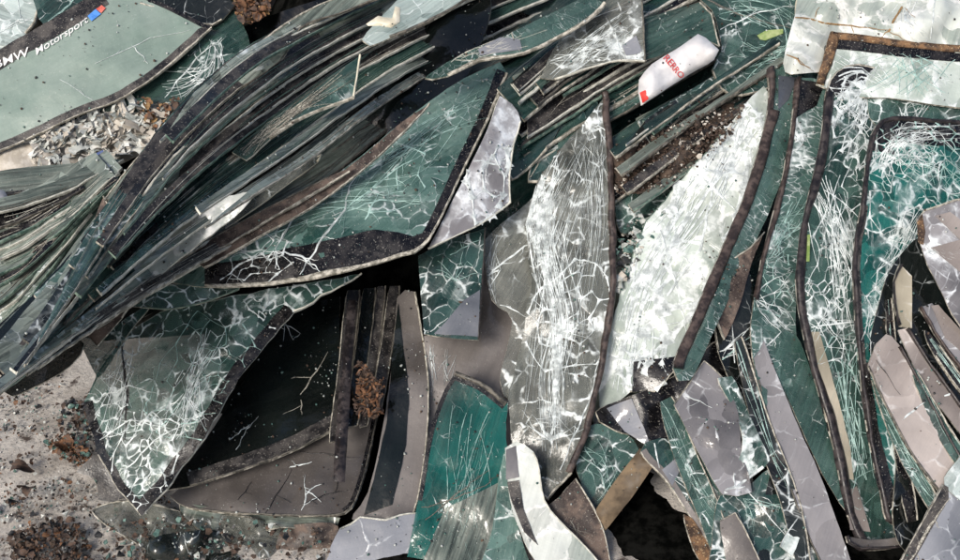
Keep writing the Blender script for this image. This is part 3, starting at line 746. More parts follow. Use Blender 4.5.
# ---- pieces riding on the slanting stack
sheet('pale olive sheet forming the upper rim of the slanting stack', [(104, 200), (128, 168), (165, 128), (205, 86), (250, 50), (300, 14), (350, -6), (420, -18), (345, 12), (302, 28), (280, 62), (235, 92), (188, 112), (150, 152), (122, 192)], .37, 'greygreen',
      gx=-.02, ang=-42, rims=[(0, 7, 1.6, 'edge'), (7, 14, 1.6, 'edge_dark')], crk=.05, sharp={0, 7}, spots=[(268, 55, 16, .5)])
sheet('olive grey fold of glass at the left end of the slanting stack', [(112, 268), (130, 222), (165, 180), (186, 160), (184, 172), (160, 205), (132, 240), (118, 268)], .35, 'greygreen', edge='edge', rims=[(4, 7, 1.5)], ang=-50)
for i, (a, nm) in enumerate([([(104, 196), (112, 210), (92, 290), (70, 312), (80, 262)], 'leftmost of the three brown slivers standing at the left'), ([(118, 200), (124, 214), (112, 262), (92, 300), (98, 262), (112, 222)], 'middle of the three brown slivers standing at the left'),
                             ([(126, 196), (132, 210), (124, 250), (106, 282), (114, 244)], 'rightmost of the three brown slivers standing at the left')]):
    sheet('muddy edge of glass, ' + nm, a, .37 + .005 * i, 'brown', rims=[(0, 2, 1.5, 'edge')], ang=-75, group='brown slivers at the left of the stack', gx=.1)
sheet('milky white strip with round holes low in the slanting stack', [(106, 292), (150, 250), (200, 214), (226, 196), (262, 190), (228, 222), (180, 258), (132, 300)], .41, 'film', curve=False, jit=1, crk=.75, edge='edge_pale', ang=-38, gx=.0, gy=-.02)
sheet('dirty brown toothed end of the lowest stacked sheet', [(60, 330), (105, 300), (160, 268), (240, 222), (330, 176), (350, 172), (250, 232), (190, 266), (140, 296), (122, 318), (97, 346), (86, 334), (78, 340)], .27, 'brown', crk=.0,
      edge='edge', rims=[(5, 9, 2, 'edge'), (0, 4, 1.5, 'edge_dark')], ang=-32, lines=[('fan', (96, 330), 9, 10, 24, 240, 340, 1.6, 'edge_pale'), ('bundle', [(70, 325), (120, 292), (180, 255)], 16, 4, 1.5, 'edge_pale')], sharp={0, 10, 11, 12})
sheet('pale teal sheet with raised cream corner in the middle of the stack', [(232, 152), (266, 124), (312, 90), (345, 66), (361, 55), (354, 98), (305, 117), (270, 139), (246, 160)], .34, 'cross', edge='edge_pale', gx=.02, gy=.04,
      rims=[(4, 5, 2, 'cream'), (5, 7, 2.2, 'edge')], crk=.12, spots=[(345, 92, 9, .9)], ang=-38, sharp={4, 5}, lines=[('bundle', [(240, 158), (290, 118), (350, 75)], 30, 7, .8, 'edge'), ('bundle', [(240, 158), (290, 112), (350, 68)], 20, 9, .9, 'edge_dark')])
sheet('light glazed sheet under the cream scrap at the top', [(362, 40), (384, 14), (420, -16), (478, -16), (460, 4), (425, 24), (390, 38), (370, 46)], .36, 'pale', edge='edge', crk=.2, ang=-32, gy=.03, rims=[(3, 6, 2, 'edge_dark')])
sheet('sheet with cream worn rim halfway along the stack', [(236, 208), (262, 186), (300, 162), (322, 154), (318, 162), (285, 186), (258, 206), (225, 228)], .27, 'clear', edge='cream', rims=[(1, 4, 2.2, 'cream')], crk=.2, ang=-38, sharp={3, 4})
sheet('brown bordered strip overhanging the big teal windscreen', [(196, 262), (250, 228), (310, 196), (360, 158), (402, 122), (430, 104), (414, 122), (368, 166), (318, 204), (262, 236), (205, 268)], .25, 'brown', rims=[(5, 10, 1.6, 'edge')], ang=-38, sharp={0, 5})
pillow('cream_scrap', 'torn cream plastic scrap near the top of the stack', 'scrap', [(366, 24), (378, 16), (392, 18), (395, 6), (400, 8), (400, 22), (391, 28), (380, 26), (368, 26)], .37, .012, 'cream', sharp=(3, 4), crumple=.004, step=3)

# ---- the big teal windscreen in the middle
sheet('large bright teal windscreen with cracked black border in the middle of the heap',
      [(165, 281), (195, 262), (270, 214), (345, 168), (405, 120), (455, 84), (500, 62), (508, 74), (490, 118), (470, 158), (448, 205), (430, 240), (415, 253), (372, 265), (320, 277), (262, 286), (205, 287)], .20, 'teal_bright', gx=-.01, gy=.06, kx=-.02, ky=-.03, ang=-35,
      sharp={0, 6, 7, 12}, edge='edge', rims=[(11, 16, 4.5, 'edge'), (7, 11, 3, 'edge')], borders=[(11, 16, lambda t: 10 + 24 * min(1, t / .22) - 12 * max(0, t - .6) / .4, 'frit'), (7, 11, lambda t: 12 - 2 * t, 'frit')], crk=.16, spots=[(270, 245, 40, .25), (400, 180, 70, .12)], name='windscreen', cat='windscreen',
      lines=[('line', [(300, 275), (318, 245), (345, 210), (350, 185), (375, 145)], 2.2, 'crack'), ('line', [(350, 205), (395, 170), (430, 150)], 1.7, 'crack_teal'), ('line', [(398, 190), (396, 165)], 1.6, 'crack_teal'),
             ('line', [(345, 212), (380, 200), (420, 204)], 1.6, 'crack_teal'), ('line', [(365, 220), (378, 195)], 2.4, 'crack_teal'), ('fan', (275, 252), 9, 14, 26, 60, 130, 1.6), ('web', (255, 262), 38, 17, 1.7, 'crack', -20, 1.6), ('web', (385, 180), 45, 26, 1.2, 'crack_teal', -35, 1.5), ('line', [(275, 252), (300, 256), (315, 265), (322, 276)], 2.2), ('line', [(200, 262), (240, 250), (275, 252)], 2.0), ('line', [(275, 250), (290, 225), (296, 210)], 1.8),
             ('bundle', [(200, 262), (260, 232), (330, 200), (420, 190)], 22, 8, .9, 'crack_teal'), ('line', [(220, 280), (245, 262), (275, 254)], 2.2),
             ('bundle', [(330, 210), (380, 175), (440, 120), (480, 90)], 22, 16, .8, 'crack_teal')])
sheet('white crazed flap hanging off the right of the big teal windscreen', [(500, 96), (512, 104), (521, 122), (514, 145), (510, 178), (511, 203), (482, 224), (428, 249), (446, 214), (468, 170), (488, 128)], .175, 'lav', crk=.45, spots=[(470, 200, 26, .8), (500, 115, 20, .7), (508, 160, 18, .8)], edge='edge_pale',
      rims=[(2, 5, 1.6), (5, 7, 2)], ang=-60, sharp={0, 5, 7}, fold=(478, 160, .9, .3, -.12), lines=[('web', (480, 185), 40, 22, 5, 'crack', -60, 1.5), ('line', [(470, 160), (500, 165), (510, 150)], 2)])
sheet('green lens shaped sliver peeping out under the big teal windscreen', [(130, 306), (150, 292), (175, 284), (240, 286), (215, 299), (175, 309), (145, 308)], .185, 'teal', crk=.35, rims=[(3, 6, 1.4, 'edge_green')], ang=-5)
sheet('crazed sheet hanging down to a point over the dirt at the left',
      [(84, 402), (98, 372), (126, 332), (160, 312), (230, 296), (300, 284), (362, 274), (332, 292), (294, 312), (268, 342), (238, 380), (205, 438), (172, 482), (141, 516), (118, 490), (98, 455)], .13, 'teal', gy=.02, gx=.03, kx=-.04, ang=-55,
      crk=.36, spots=[(190, 400, 45, .42), (165, 470, 32, .45), (110, 400, 25, .25), (290, 300, 26, .7), (140, 490, 22, .4)], sharp={0, 6, 13, 15}, edge='edge_pale', step=6, curve=False, jit=1.3,
      borders=[(8, 13, 12, 'frit'), (13, 16, 9, 'frit')], rims=[(6, 8, 1.5), (13, 15, 1.5, 'edge')],
      lines=[('fan', (185, 395), 16, 25, 60, 20, 150, 1.2), ('web', (285, 302), 38, 15, 2.2, 'crack', -20, 1.4), ('web', (205, 380), 60, 17, .9, 'crack_teal', -60, 1.5), ('web', (145, 460), 50, 16, 1.6, 'crack', -50, 1.2), ('web', (105, 410), 40, 18, 1.1, 'crack', 0, 1.3), ('bundle', [(222, 330), (195, 385), (178, 440)], 26, 8, 1.0), ('bundle', [(130, 345), (115, 390), (110, 440)], 14, 9, 1.1), ('line', [(122, 345), (128, 400), (125, 440)], 3, 'frit'),
             ('line', [(120, 475), (155, 440), (200, 415)], 1.6), ('line', [(100, 440), (130, 420), (180, 430)], 1.4), ('line', [(96, 400), (130, 385), (160, 395)], 1.2)])
sheet('black curved flap at the lower left end of the slanting stack', [(4, 392), (12, 370), (32, 350), (66, 330), (84, 344), (70, 366), (40, 384), (12, 396)], .20, 'dark', rims=[(0, 3, 2, 'edge')], ang=-30, sharp={0, 3}, edge='edge')
sheet('small grey green flap behind the point of the crazed sheet', [(80, 338), (98, 340), (126, 318), (150, 306), (128, 334), (104, 372), (98, 378)], .15, 'teal_dark', crk=.25, ang=-50, rims=[(0, 1, 1.5)])
sheet('small black bordered corner poking out left of the crazed point', [(96, 452), (104, 462), (124, 498), (112, 502), (98, 500), (97, 480), (76, 472)], .06, 'frit_dust_sheen', ang=-80, sharp={0, 6, 3})

# ---- the dark hollow and the grey sheets under the big windscreen
sheet('broad taupe windscreen border with rounded corner at the mouth of the hollow', [(170, 496), (240, 440), (338, 380), (345, 296), (394, 296), (388, 360), (376, 425), (368, 462), (357, 498), (345, 513), (315, 516), (250, 514), (190, 508)], -.06, 'taupe', gx=.0, gy=.11, ang=-10, rims=[(5, 12, 1.6, 'edge_dark')],
      borders=[(4, 9, 5, 'frit')], lines=[('line', [(265, 514), (292, 470)], 1.0, 'frit'), ('line', [(238, 500), (252, 482)], 1.0, 'frit'), ('line', [(300, 452), (360, 458)], .9, 'frit'), ('line', [(300, 505), (330, 494), (352, 490)], 1.6, 'frit'), ('fan', (308, 493), 5, 4, 10, 0, 360, 2.0), ('line', [(290, 467), (312, 462)], 1.8)], sharp={0, 3, 4})
sheet('nearly black sheet slanting across the hollow', [(160, 490), (205, 440), (250, 370), (290, 312), (340, 296), (338, 427), (290, 452), (235, 472), (190, 486)], -.03, 'dark', gy=.12, ang=-25, borders=[(5, 8, 14, 'frit_dust_sheen')], rims=[(5, 8, 1.2, 'edge_dark')], sharp={0, 4, 5}, crk=0,
      lines=[('line', [(300, 395), (328, 352)], 1.5, 'edge'), ('line', [(301, 400), (302, 415)], 1.4, 'edge'), ('line', [(230, 440), (250, 425), (236, 450)], .8), ('fan', (285, 325), 5, 5, 18, 20, 160, 1.0)])
for i, (xa, xb, ya, yb, mt) in enumerate([(336, 350, 290, 440, 'frit_dust_sheen'), (352, 366, 288, 425, 'dark'), (366, 376, 286, 425, 'frit_dust_sheen'), (378, 390, 286, 408, 'frit_dust_sheen')]):
    sheet(['dusty', 'black', 'charcoal', 'dark grey'][i] + ' upright strip in the hollow, ' + ['next to the black sheet', 'behind the dead leaves', 'right of the dead leaves', 'beside the tall taupe border'][i], [(xa + 12, ya), (xb + 10, ya), (xb + 3, (ya + yb) / 2), (xb - 8, yb), (xa - 6, yb + 2), (xa + 3, (ya + yb) / 2)], -.05 - .012 * i, mt, rims=[(1, 3, 1.3, 'edge_dark')], gx=-.15, gy=.10, ang=-85,
          group='upright strips in the hollow', name='glass_strip')
pillow('rubber_strip', 'straight black rubber strip hanging in the hollow', 'rubber strip', [(348, 300), (356, 300), (350, 400), (345, 482), (333, 481), (338, 400)], .02, .010, 'rubber', gy=.08, sharp={0, 1, 3, 4}, crumple=.002)
sheet('tall taupe and black windscreen border standing beside the hollow', [(397, 298), (405, 290), (416, 292), (424, 340), (429, 380), (427, 440), (418, 500), (414, 514), (385, 521), (352, 519), (368, 492), (384, 420), (393, 350)], -.03, 'taupe', gy=.05, kx=-.05, ang=-82, rims=[(2, 7, 1.8, 'edge')], sharp={0, 2, 7, 8},
      patches=[([(398, 304), (403, 345), (409, 395), (406, 445), (392, 505), (364, 515), (374, 480), (387, 420), (393, 350)], 'dark')])
sheet('slate grey broken lower piece under the tall taupe border', [(340, 528), (360, 516), (385, 519), (400, 514), (418, 512), (408, 575), (320, 575)], .03, 'slate', ang=-10, crk=0, rims=[(0, 4, 2, 'edge_pale')], sharp={0, 4, 5}, jit=1.5, curve=False)
sheet('dark green sheet hanging below the big teal windscreen', [(418, 256), (450, 240), (486, 228), (483, 280), (479, 340), (450, 338), (424, 334)], .06, 'teal_dark', gx=-.02, crk=.22, spots=[(455, 285, 25, .3)], ang=-60, rims=[(2, 4, 1.5, 'rubber')], sharp={0, 2, 4, 6},
      lines=[('fan', (455, 280), 10, 15, 45, 200, 330, 1.2, 'crack_teal'), ('line', [(430, 332), (448, 318)], 1.5), ('line', [(450, 255), (480, 240)], 1.4, 'crack_teal')], patches=[([(446, 322), (464, 300), (480, 290), (478, 337), (434, 334)], 'slate')])
sheet('pinkish taupe dusty sheet behind the clear cracked sheet', [(424, 336), (480, 330), (480, 262), (515, 240), (560, 225), (560, 380), (505, 450), (430, 470)], -.07, 'taupe', ang=-70, sharp=True, lines=[('bundle', [(430, 345), (432, 380), (424, 420)], 10, 3, .8), ('bundle', [(445, 345), (448, 390)], 8, 5, .6)])
# leaves caught in the hollow
lo = scatter('dead_leaf_clump', 'clump of dry brown leaves caught on the strips in the hollow', 'leaves', [(356, 360), (366, 362), (372, 378), (386, 380), (380, 405), (384, 412), (368, 418), (354, 412), (358, 385)], 260, .01, (.003, .008), ['leaf', 'leaf_dark', 'leaf', 'leaf_dark', 'soil2'], 'shred', seed=9, liftr=.03, kind=None)

# ---- standing clear sheet with white strands
sheet('tall clear standing sheet with bundles of white splinters', [(608, 92), (613, 150), (616, 230), (615, 300), (604, 370), (590, 430), (572, 474), (548, 500), (528, 482), (512, 445), (508, 400), (522, 340), (532, 280), (524, 225), (538, 180), (560, 150), (585, 122)], .04, 'clear', gx=.03, kx=-.06, ang=-88,
      crk=.30, spots=[(540, 215, 26, .8), (600, 130, 20, .5), (585, 330, 35, .45), (560, 400, 30, .3)], edge='edge', step=6, sharp={0, 7}, curve=False, jit=1.1, trims=[(0, 6, 7, 'rubber_brown'), (6, 8, 3, 'edge')], name='windscreen', cat='windscreen',
      lines=[('bundle', [(562, 150), (543, 200), (545, 250), (560, 320), (550, 380), (556, 450)], 60, 9, 1.3), ('web', (570, 330), 60, 24, 2.6, 'crack', -70, 1.5), ('web', (600, 125), 26, 12, 2, 'crack', -70, 1.5), ('bundle', [(555, 150), (535, 220), (530, 260)], 40, 8, 1.6), ('bundle', [(595, 140), (560, 260), (555, 420)], 44, 12, .9), ('bundle', [(560, 320), (556, 380), (550, 440)], 34, 3.5, 1.6), ('bundle', [(592, 140), (598, 220), (580, 340)], 26, 8, .8),
             ('fan', (553, 330), 12, 20, 55, -80, 80, 1.8), ('fan', (550, 440), 14, 15, 60, 180, 330, 1.5), ('fan', (545, 225), 20, 12, 40, 90, 270, 1.6), ('line', [(560, 470), (590, 400), (606, 330)], 1.8), ('fan', (600, 130), 8, 12, 30, 60, 200, 1.6)])
sheet('clouded grey sheet with fine scratches left of the standing sheet', [(484, 250), (492, 232), (525, 205), (545, 190), (552, 230), (545, 300), (528, 360), (512, 400), (500, 380), (512, 320), (492, 300)], .0, 'clear', crk=.35, spots=[(530, 230, 20, .6)], ang=-60,
      lines=[('bundle', [(495, 235), (492, 280), (498, 330)], 16, 4, .8), ('line', [(488, 276), (520, 250), (545, 235)], 2), ('line', [(500, 305), (530, 318)], 1.4), ('fan', (500, 272), 6, 8, 20, 100, 260, 1.8)])
sheet('dark teal cracked piece wedged behind the tip of the standing sheet', [(558, 82), (590, 86), (600, 110), (588, 128), (562, 150), (545, 182), (528, 182), (540, 130)], .02, 'teal_dark', crk=.3, rims=[(5, 7, 2, 'edge')], ang=-70, lines=[('line', [(560, 85), (568, 140)], 2, 'edge_dark'), ('line', [(530, 178), (560, 120)], 1.5, 'edge')], sharp={0, 1})
sheet('black bordered piece just right of the white flap', [(522, 122), (560, 100), (572, 96), (548, 148), (512, 180), (512, 150)], .04, 'teal_dark', rims=[(3, 5, 2, 'edge')], crk=.1, ang=-35)
sheet('bright emerald sheet standing in the lower middle', [(456, 371), (482, 382), (508, 402), (506, 440), (514, 480), (505, 575), (404, 575), (418, 500), (428, 440), (440, 400)], .03, 'teal_deep', ang=-70, gy=.01, name='windscreen', cat='windscreen', sharp={0, 2, 5, 6},
      trims=[(0, 2, 5, 'edge_dark')], borders=[(7, 10, 4, 'frit'), (0, 2, 9, 'frit')], crk=.12, spots=[(470, 530, 50, .25)], lines=[('line', [(425, 520), (455, 495), (475, 480), (490, 470)], 1.6, 'edge_dark'), ('line', [(415, 510), (450, 500), (485, 486), (505, 470)], 1.4, 'edge_dark'), ('line', [(440, 500), (452, 540)], 1.2, 'edge_dark'), ('bundle', [(480, 410), (470, 470), (455, 560)], 22, 14, .8, 'crack_teal')],
      patches=[([(430, 545), (445, 508), (480, 492), (508, 478), (505, 520), (498, 575), (416, 575)], 'greygreen')])
sheet('curved gleaming white strip of glass at the bottom', [(505, 448), (516, 441), (534, 452), (540, 470), (545, 500), (560, 520), (585, 545), (615, 580), (560, 580), (535, 560), (520, 530), (510, 500)], .085, 'film', kx=-.05, ang=-70, edge='edge_pale', crk=.12, spots=[(530, 460, 15, .6), (560, 540, 25, .6), (538, 510, 18, .5)], sharp={0, 7, 8}, jit=.2,
      patches=[([(506, 450), (516, 446), (519, 477), (506, 480)], 'lav'), ([(507, 482), (519, 480), (524, 510), (538, 545), (524, 532), (511, 500)], 'frit_dust_sheen')], rims=[(2, 7, 1.6, 'edge_pale')])  # dark reflection along the left painted on as grey and black patches
sheet('pale green splinters left of the curved white strip', [(500, 470), (508, 450), (512, 500), (522, 540), (530, 580), (480, 580), (492, 530)], .05, 'teal_bright', crk=.4, ang=-80)
sheet('grey brown scratched sheet with rounded rim at the bottom', [(545, 508), (560, 496), (576, 478), (590, 500), (604, 530), (614, 580), (575, 580), (556, 545)], .05, 'brown', kx=-.03, ang=-60, rims=[(2, 5, 1.5, 'edge')], lines=[('bundle', [(560, 520), (580, 560)], 18, 10, .7, 'edge')], sharp={0, 2, 5})
sheet('green crazed sheet at the bottom, left of the black opening', [(584, 428), (610, 425), (634, 440), (640, 452), (612, 492), (596, 515), (580, 480), (576, 460)], .02, 'teal', crk=.3, spots=[(600, 450, 25, .3)], ang=-50, lines=[('bundle', [(590, 440), (605, 470), (595, 500)], 16, 9, 1, 'crack_teal')])
pillow('wooden_lath', 'weathered brown lath leaning at the black opening', 'wooden lath', [(640, 448), (656, 462), (630, 500), (604, 532), (594, 512), (614, 482)], .05, .012, 'wood', sharp={0, 1, 3, 4}, curve=False)

# ---- white film sheet
sheet('large milky white laminate sheet with glassy cells', [(752, 96), (764, 86), (778, 110), (772, 165), (752, 220), (728, 275), (702, 330), (678, 368), (655, 392), (630, 392), (618, 402), (600, 412), (598, 385), (610, 330), (626, 272), (645, 222), (690, 168), (726, 128)], .05, 'milky', kx=-.03, gx=.03, ang=-65, crk=.5, edge='edge_pale', sharp={0, 1, 11},
      spots=[(735, 130, 32, .9), (700, 185, 30, .35), (620, 370, 26, .9), (650, 240, 25, .3), (690, 260, 20, .4)], step=7, curve=False, jit=1.2, crumple=.008, rims=[(14, 17, 1.2, 'edge_green'), (6, 9, 1.4, 'edge')],
      lines=[('web', (690, 240), 95, 40, 9, 'crack', -58, 1.7), ('web', (640, 350), 50, 26, 7, 'crack', -70, 1.5), ('bundle', [(755, 110), (700, 200), (640, 290), (610, 390)], 40, 12, 2.6), ('web', (735, 140), 40, 16, 5, 'crack', -55, 1.3), ('line', [(712, 190), (700, 250), (650, 320), (625, 330)], 3), ('line', [(640, 225), (632, 300), (620, 360)], 2.4), ('line', [(700, 175), (740, 215)], 3), ('line', [(660, 230), (680, 300), (690, 345)], 2.5), ('line', [(632, 330), (680, 322)], 3)],
      patches=[([(634, 362), (682, 356), (676, 368), (654, 391), (632, 392)], 'frit')])
sheet('teal mossy sheet between the soil and the white laminate', [(618, 188), (650, 180), (700, 178), (690, 200), (650, 228), (620, 232)], -.01, 'teal', crk=.45, ang=-20)
scatter('glass_rubble', 'pale broken chips between the clear sheet and the white laminate', 'broken glass', [(616, 235), (640, 215), (668, 205), (650, 240), (628, 275), (616, 300)], 160, .02, (.006, .016), ['chip_pale', 'paper_warm', 'chip_dark', 'chip_teal'], 'chip', seed=12, liftr=.02)
sheet('grey green sheet at the foot of the white laminate', [(600, 300), (640, 230), (700, 220), (700, 420), (600, 440)], -.05, 'greygreen', ang=-60)
pillow('soil_mound', 'dark brown soil heaped in the hollow between sheets', 'soil', [(612, 150), (650, 132), (700, 112), (745, 102), (742, 125), (712, 150), (690, 175), (650, 190), (614, 192)], .015, .035, 'soil', kind='stuff', crumple=.03, step=5)
scatter('soil_crumbs', 'dark brown soil crumbs and bits in the middle right', 'soil', [(614, 155), (650, 136), (700, 114), (745, 105), (735, 130), (700, 165), (655, 192), (616, 195)], 1400, lambda x, y: .05, (.003, .008), ['soil', 'soil2', 'leaf_dark', 'soil2', 'paper_warm', 'soil'], 'chip', seed=13, liftr=.03)

# ---- around the white bag
sheet('thin teal sheet leaning behind the white bag', [(645, 18), (700, 2), (712, 14), (720, 46), (700, 40), (660, 56), (646, 60)], .10, 'teal', crk=.12, rims=[(1, 3, 1.6, 'edge')], ang=-20, sharp={0, 1, 2, 3}, edge='edge_pale')
sheet('cracked corner with white net and lavender cells left of the white bag', [(604, 2), (641, -16), (644, 20), (646, 62), (620, 61), (592, 68), (555, 80), (540, 78), (560, 40)], .13, 'clear', crk=.45, spots=[(625, 52, 20, .6), (600, 40, 30, .25)], rims=[(3, 6, 2, 'edge_pale'), (1, 3, 1.8, 'edge_dark')], ang=-35, sharp={1, 3, 7},
      lines=[('bundle', [(545, 76), (590, 50), (640, 22)], 36, 9, 1.2), ('fan', (620, 50), 14, 12, 40, 0, 360, 1.6)], patches=[([(622, 46), (636, 36), (642, 52), (636, 55), (626, 56)], 'slate')])
sheet('long slanting sheet with thick cream rim at the upper middle', [(425, 78), (455, 58), (480, 46), (505, 36), (545, 16), (590, -4), (606, 4), (584, 24), (556, 40), (524, 54), (480, 61), (448, 76)], .21, 'cross', edge='edge', gy=.05, crk=.15, rims=[(6, 11, 3, 'edge')], ang=-30, spots=[(500, 40, 25, .2)],
      lines=[('line', [(505, 20), (520, 52)], 1.6, 'edge'), ('bundle', [(450, 60), (500, 45), (540, 20)], 16, 8, 1, 'edge_pale'), ('line', [(480, 10), (540, 22)], 1.4, 'edge_dark')], patches=[([(478, 50), (500, 38), (520, 40), (522, 50), (480, 56)], 'slate')])
def bag_text(S, root, O):
    text_on('RERRO', (661, 63), (680, 82), 7.5, 'red', 0, 'lettering')(S, root, O)
pillow('plastic_bag', 'crumpled white plastic bag with red lettering lying on the stack', 'plastic bag', [(638, 92), (639, 80), (652, 64), (675, 50), (698, 34), (706, 38), (719, 50), (714, 60), (690, 74), (668, 88), (650, 100), (641, 106)], .12, .04, 'white_plastic', sharp={4, 11}, crumple=.012, step=4,
       extra=[text_on('RERRO', (663, 60), (679, 79), 6.5, 'red'), patch_on([(641, 93), (646, 91), (648, 98), (642, 103)], 'red', 'red_patch')])
sheet('wide teal sheet with long pale cracks at the upper right', [(690, -18), (812, -18), (800, 20), (790, 70), (770, 88), (730, 95), (712, 70), (722, 50), (712, 10)], .01, 'teal', crk=.25, ang=20, rims=[(3, 6, 1.5, 'edge')],
      lines=[('line', [(698, -4), (740, 15), (795, 30)], 2, 'edge_dark'), ('line', [(720, 30), (760, 12), (800, 5)], 1.4), ('bundle', [(740, 60), (780, 50), (800, 20)], 24, 12, 1, 'crack_teal'), ('bundle', [(720, 5), (770, 10), (805, 25)], 18, 9, .9, 'crack_teal')],
      extra=[patch_on([(757, 36), (766, 31), (783, 30), (783, 34), (765, 41), (760, 40)], 'lime', 'sticker')])
for i in range(4):
    x, y = 620 + i * 6, 128 + i * 18
    sheet('thin glass blade under the white bag, ' + ['uppermost, touching the bag', 'with a bright broken tip', 'crossing the soil mound', 'lowest, against the white laminate'][i], [(x - 10, y + 22), (x + 40, y - 14), (x + 100, y - 52), (x + 165, y - 96), (x + 160, y - 84), (x + 98, y - 44), (x + 42, y - 4), (x - 4, y + 30)],
          .07 - i * .012, ['teal_dark', 'greygreen', 'frit_dust_sheen', 'greygreen'][i], rims=[(4, 7, 1.8, ['edge', 'edge_dark', 'edge', 'edge_green'][i])], ang=-35, group='glass blades under the bag', sharp={0, 3}, gy=.1)
# ---- top right: film and rusty frame
sheet('milky yellowed laminate sheet in the top right corner', [(800, -18), (980, -18), (980, 50), (900, 44), (832, 38), (822, 72), (785, 72), (788, 40), (795, 15)], .10, 'film', crk=.35, spots=[(800, 25, 25, .4), (850, 15, 40, .4), (905, 20, 20, .6)], ang=-70, edge='cream', crumple=.022,
      sharp={0, 1, 5}, lines=[('line', [(795, 18), (840, 25), (890, 30)], 2, 'leaf_ochre'), ('line', [(912, -10), (890, 30), (880, 38)], 2.2, 'leaf_ochre'), ('bundle', [(915, -10), (905, 20), (925, 42)], 14, 5, 1.4), ('line', [(935, -10), (930, 40)], 2), ('line', [(787, 55), (810, 68)], 1.6, 'leaf_ochre')])
sheet('shattered windscreen in a rusty frame at the top right', [(816, 84), (830, 33), (865, 36), (910, 42), (985, 48), (985, 110), (930, 104), (890, 98), (850, 96)], .12, 'milky', crk=.65, ang=-75, gy=.03, name='windscreen', cat='windscreen', sharp={0, 1, 4, 5}, step=6,
      trims=[(0, 1, 9, 'rust'), (1, 4, 7, 'rust')], borders=[(1, 4, 16, 'frit')], lines=[('bundle', [(870, 55), (862, 100)], 40, 22, 1, 'crack'), ('bundle', [(910, 55), (905, 100)], 40, 18, 1.2, 'crack_teal')])
sheet('dark sheet under the shattered rusty framed windscreen', [(880, 80), (935, 96), (985, 88), (985, 130), (890, 130), (868, 110)], .11, 'teal', crk=.35, ang=-60, rims=[(0, 2, 3, 'frit')], lines=[('bundle', [(930, 96), (905, 125)], 14, 4, 1.2)])
# ---- upright windscreens at the right, from the back (left) to the front (right)
sheet('narrow dark rubber framed windscreen leaning against the white laminate', [(768, 68), (800, 72), (806, 95), (792, 150), (770, 210), (746, 262), (718, 322), (690, 380), (673, 368), (692, 320), (711, 274), (731, 228), (748, 185), (768, 110)], .12, 'cross', ang=-65, trims=[(8, 13, 11, 'rubber_brown'), (13, 14, 5, 'rubber_brown')],
      name='windscreen', cat='windscreen', sharp={0, 1}, crk=.25, patches=[([(778, 76), (797, 78), (788, 100), (778, 110)], 'slate')], gx=-.1)
sheet('dark windscreen with brown trim and white torn laminate, second upright', [(796, 78), (812, 78), (830, 84), (830, 130), (812, 190), (800, 250), (796, 330), (806, 420), (770, 420), (752, 350), (754, 300), (766, 240), (782, 180), (792, 120)], .105, 'cross', ang=-75, gx=-.08, crk=.3, spots=[(795, 130, 14, .9), (800, 160, 16, .7), (775, 230, 22, .4), (770, 320, 25, .3)],
      trims=[(10, 14, 4.5, 'rubber_brown')], patches=[([(799, 80), (825, 84), (816, 106), (796, 118)], 'frit')], name='windscreen', cat='windscreen', sharp={0, 2}, lines=[('web', (785, 130), 22, 10, 3.5, 'crack', 60, 1.5), ('web', (785, 250), 60, 18, 1.0, 'crack_teal', -75, 1.6), ('bundle', [(812, 200), (785, 230), (762, 260)], 26, 7, 1.1, 'crack_teal'), ('fan', (756, 300), 10, 30, 75, -60, 60, 1.3), ('line', [(756, 300), (790, 330)], 1.6), ('line', [(758, 355), (800, 315)], 1.6)])
sheet('tall arched windscreen with black rubber trim, third upright', [(826, 92), (836, 72), (858, 64), (884, 74), (900, 110), (892, 200), (876, 300), (880, 420), (896, 545), (862, 548), (848, 515), (832, 440), (812, 370), (797, 300), (799, 240), (812, 180), (822, 130)], .13, 'teal', ang=-80, gx=-.08, kx=-.08, crk=.36, step=6,
      spots=[(855, 105, 24, .6), (835, 250, 30, .2), (830, 320, 40, .25), (870, 230, 25, .2)], trims=[(9, 17, 8.5, 'rubber')], borders=[(0, 4, 20, 'frit')], rims=[(0, 3, 2, 'edge')], name='windscreen', cat='windscreen', sharp={8, 9},
      lines=[('bundle', [(835, 100), (862, 90), (850, 130)], 40, 10, 2.2), ('fan', (868, 92), 20, 20, 60, 100, 190, 2.0), ('web', (840, 250), 80, 22, 1.3, 'crack', -80, 1.6), ('web', (840, 320), 50, 16, 1.2, 'crack', -80, 1.4), ('fan', (822, 318), 12, 25, 70, -60, 120, 1.2, 'crack'), ('web', (860, 400), 70, 26, 1.0, 'crack_teal', -75, 2), ('web', (856, 120), 40, 14, 3, 'crack', -70, 1.6), ('line', [(800, 328), (850, 322), (875, 330)], 1.8), ('bundle', [(815, 180), (838, 240), (858, 330)], 40, 12, 1.2, 'crack'), ('bundle', [(842, 340), (855, 420), (865, 480)], 22, 9, 1, 'crack_teal')],
      patches=[([(808, 332), (819, 332), (838, 400), (850, 450), (853, 480), (843, 478), (829, 430), (814, 375)], 'beige'), ([(846, 492), (856, 486), (870, 532), (850, 530)], 'taupe_pale')],
      extra=[patch_on([(803, 262), (806, 236), (810, 235), (809, 262)], 'lime', 'sticker')])
sheet('long lavender grey border strip standing left of the arched windscreen', [(750, 334), (760, 332), (775, 370), (800, 430), (822, 480), (856, 575), (828, 575), (800, 515), (775, 440), (758, 380)], .125, 'lav', ang=-70, rims=[(5, 9, 1.6, 'edge_dark')], sharp={0, 5}, edge='edge')
sheet('green piece between the lavender strip and the arched windscreen', [(770, 330), (796, 335), (812, 375), (832, 440), (848, 510), (826, 480), (800, 425), (778, 372)], .118, 'teal', crk=.15, ang=-70)
